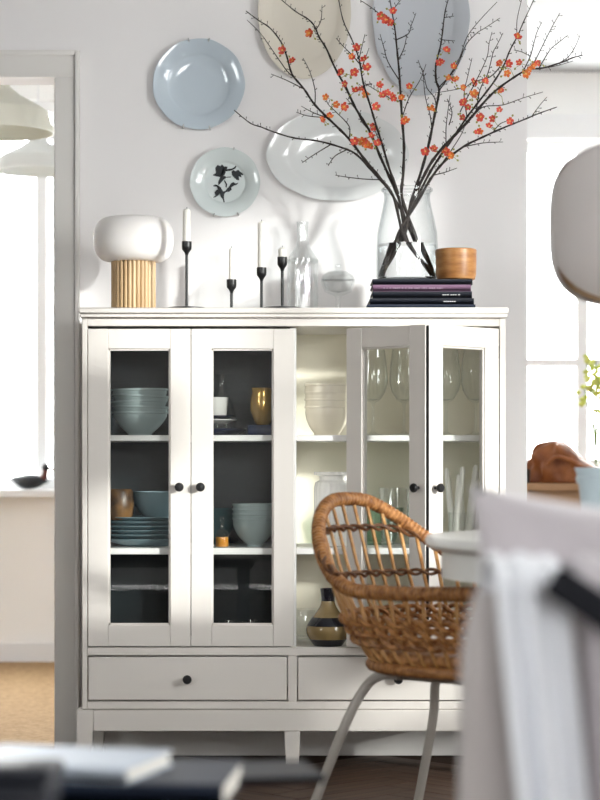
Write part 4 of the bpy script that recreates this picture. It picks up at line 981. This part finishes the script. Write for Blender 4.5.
# duck decoy on the sill
DYy = FAR - .10; s_ = (D + DYy) / F; zs = FH[0][2]
t = thing('duck_decoy', 'black wooden duck decoy with a reddish face on the windowsill', 'ornament', (X(30, DYy), DYy, zs))
def duck(u, v):
    a = 2 * pi * u; b_ = -pi/2 + pi * v
    x = -.085 + .17 * v; prof_ = [0.004, .018, .030, .036, .037, .034, .026, .012, .003]
    i = min(7, int(v * 8)); q = v * 8 - i; r_ = prof_[i] * (1 - q) + prof_[i + 1] * q
    up = .014 * max(0, (.25 - v) * 4)
    return (x, r_ * 1.1 * math.cos(a), .034 + up + r_ * .92 * math.sin(a))
MB().grid(duck, 20, 17, closeu=True).build('body', 'duck_body', t, auto=False)
MB().tube(spline([(.055, 0, .045), (.066, 0, .065), (.066, 0, .085)]), [.018, .017, .016, .015, .014, .014, .013, .013, .013], 12).build('neck', 'duck_head', t)
MB().lathe([(0, -.018), (.014, -.010), (.018, 0), (.014, .012), (0, .018)], 16, c=(.068, 0, .095)).build('head', 'duck_body', t)
MB().tube([(.078, 0, .092), (.098, 0, .087), (.106, 0, .086)], [.008, .006, .004], 8).build('beak', 'duck_head', t)
# console with leather bag and flowers by the right-hand window
GY = 2.3; s_ = (D + GY) / F; gz = Z(483, GY)
t = thing('console_table', 'warm brown wooden console table by the far window', 'table', (1.3, GY + .12, 0))
bx(-.48, .55, -.24, .24, gz - .03, gz).build('table_top', 'brown_wood', t, bevel=.003, seg=1)
bx(-.45, .52, -.21, .21, gz - .17, gz - .03).build('drawer_front', 'brown_wood', t, smooth=False)
for x_ in (-.43, .50):
    for y_ in (-.19, .19): bx(x_ - .02, x_ + .02, y_ - .02, y_ + .02, 0, gz - .17).build('leg', 'brown_wood', t, smooth=False)
bgx = X(560, GY)
t = thing('leather_bag', 'slouchy tan brown leather bag slumped on the wooden console', 'bag', (bgx, GY, gz))
def bagf(u, v):
    a = 2 * pi * u; hh_ = .168; q = v
    w0 = .135; cx_ = 0
    # taller toward the left, sagging to the right
    x = math.cos(a); y = math.sin(a)
    r_ = (1 - .12 * q - .88 * max(0, (q - .45) / .55) ** 2.4)
    px_ = w0 * (1.25 if x > 0 else .95) * x * r_
    top = hh_ * (1 - .55 * sm((px_ + .02) / .16)) * (1 - .16 * sm((-px_ - .07) / .06))
    wob = .010 * math.sin(5 * a + 9 * q) + .007 * math.sin(9 * a - 8 * q)
    return (px_ + wob, .09 * y * r_ + wob, top * (1 - (1 - q) ** 1.5) + .001)
b = MB().grid(bagf, 48, 22, closeu=True); b.f.append(tuple(reversed([i * 22 for i in range(48)])))
b.build('bag_body', 'leather', t, auto=False)
MB().tube(spline([(-.06, -.095, .07), (-.03, -.104, .10), (.02, -.104, .092), (.06, -.100, .07), (.10, -.098, .055), (.15, -.08, .03)]), .009, 8).build('bag_flap', 'leather', t)
MB().lathe([(0, 0), (.012, 0), (.014, .05), (.012, .055), (0, .055)], 14, c=(-.135, -.04, .0)).build('strap_end', 'black', t)
t = thing('flower_vase', 'slim clear vase with tall yellow-green flowers on the console', 'vase', (X(596, GY + .2), GY + .2, gz))
MB().lathe([(0, 0), (.03, 0), (.034, .01), (.030, .10), (.018, .16), (.022, .18), (.020, .18), (.016, .16), (.028, .10), (.030, .012), (0, .01)], 24).build('vase_body', 'clear', t)
rf = random.Random(11)
for i in range(7):
    tip = Vector((rf.uniform(-.05, .06), rf.uniform(-.04, .04), rf.uniform(.36, .50)))
    st = spline([(0, 0, .015), (tip.x * .2, tip.y * .2, .2), tuple(tip)], 4)
    o = MB().tube(st, .0025, 5).build('stem', 'stem_green', t)
    for k in range(9):
        c = tip + Vector((rf.gauss(0, .012), rf.gauss(0, .012), rf.uniform(-.10, .01)))
        MB().lathe([(0, -.010), (.011, -.002), (.012, .005), (0, .012)], 7, c=tuple(c)).build('bloom', 'bloom_yellow', o, auto=False)
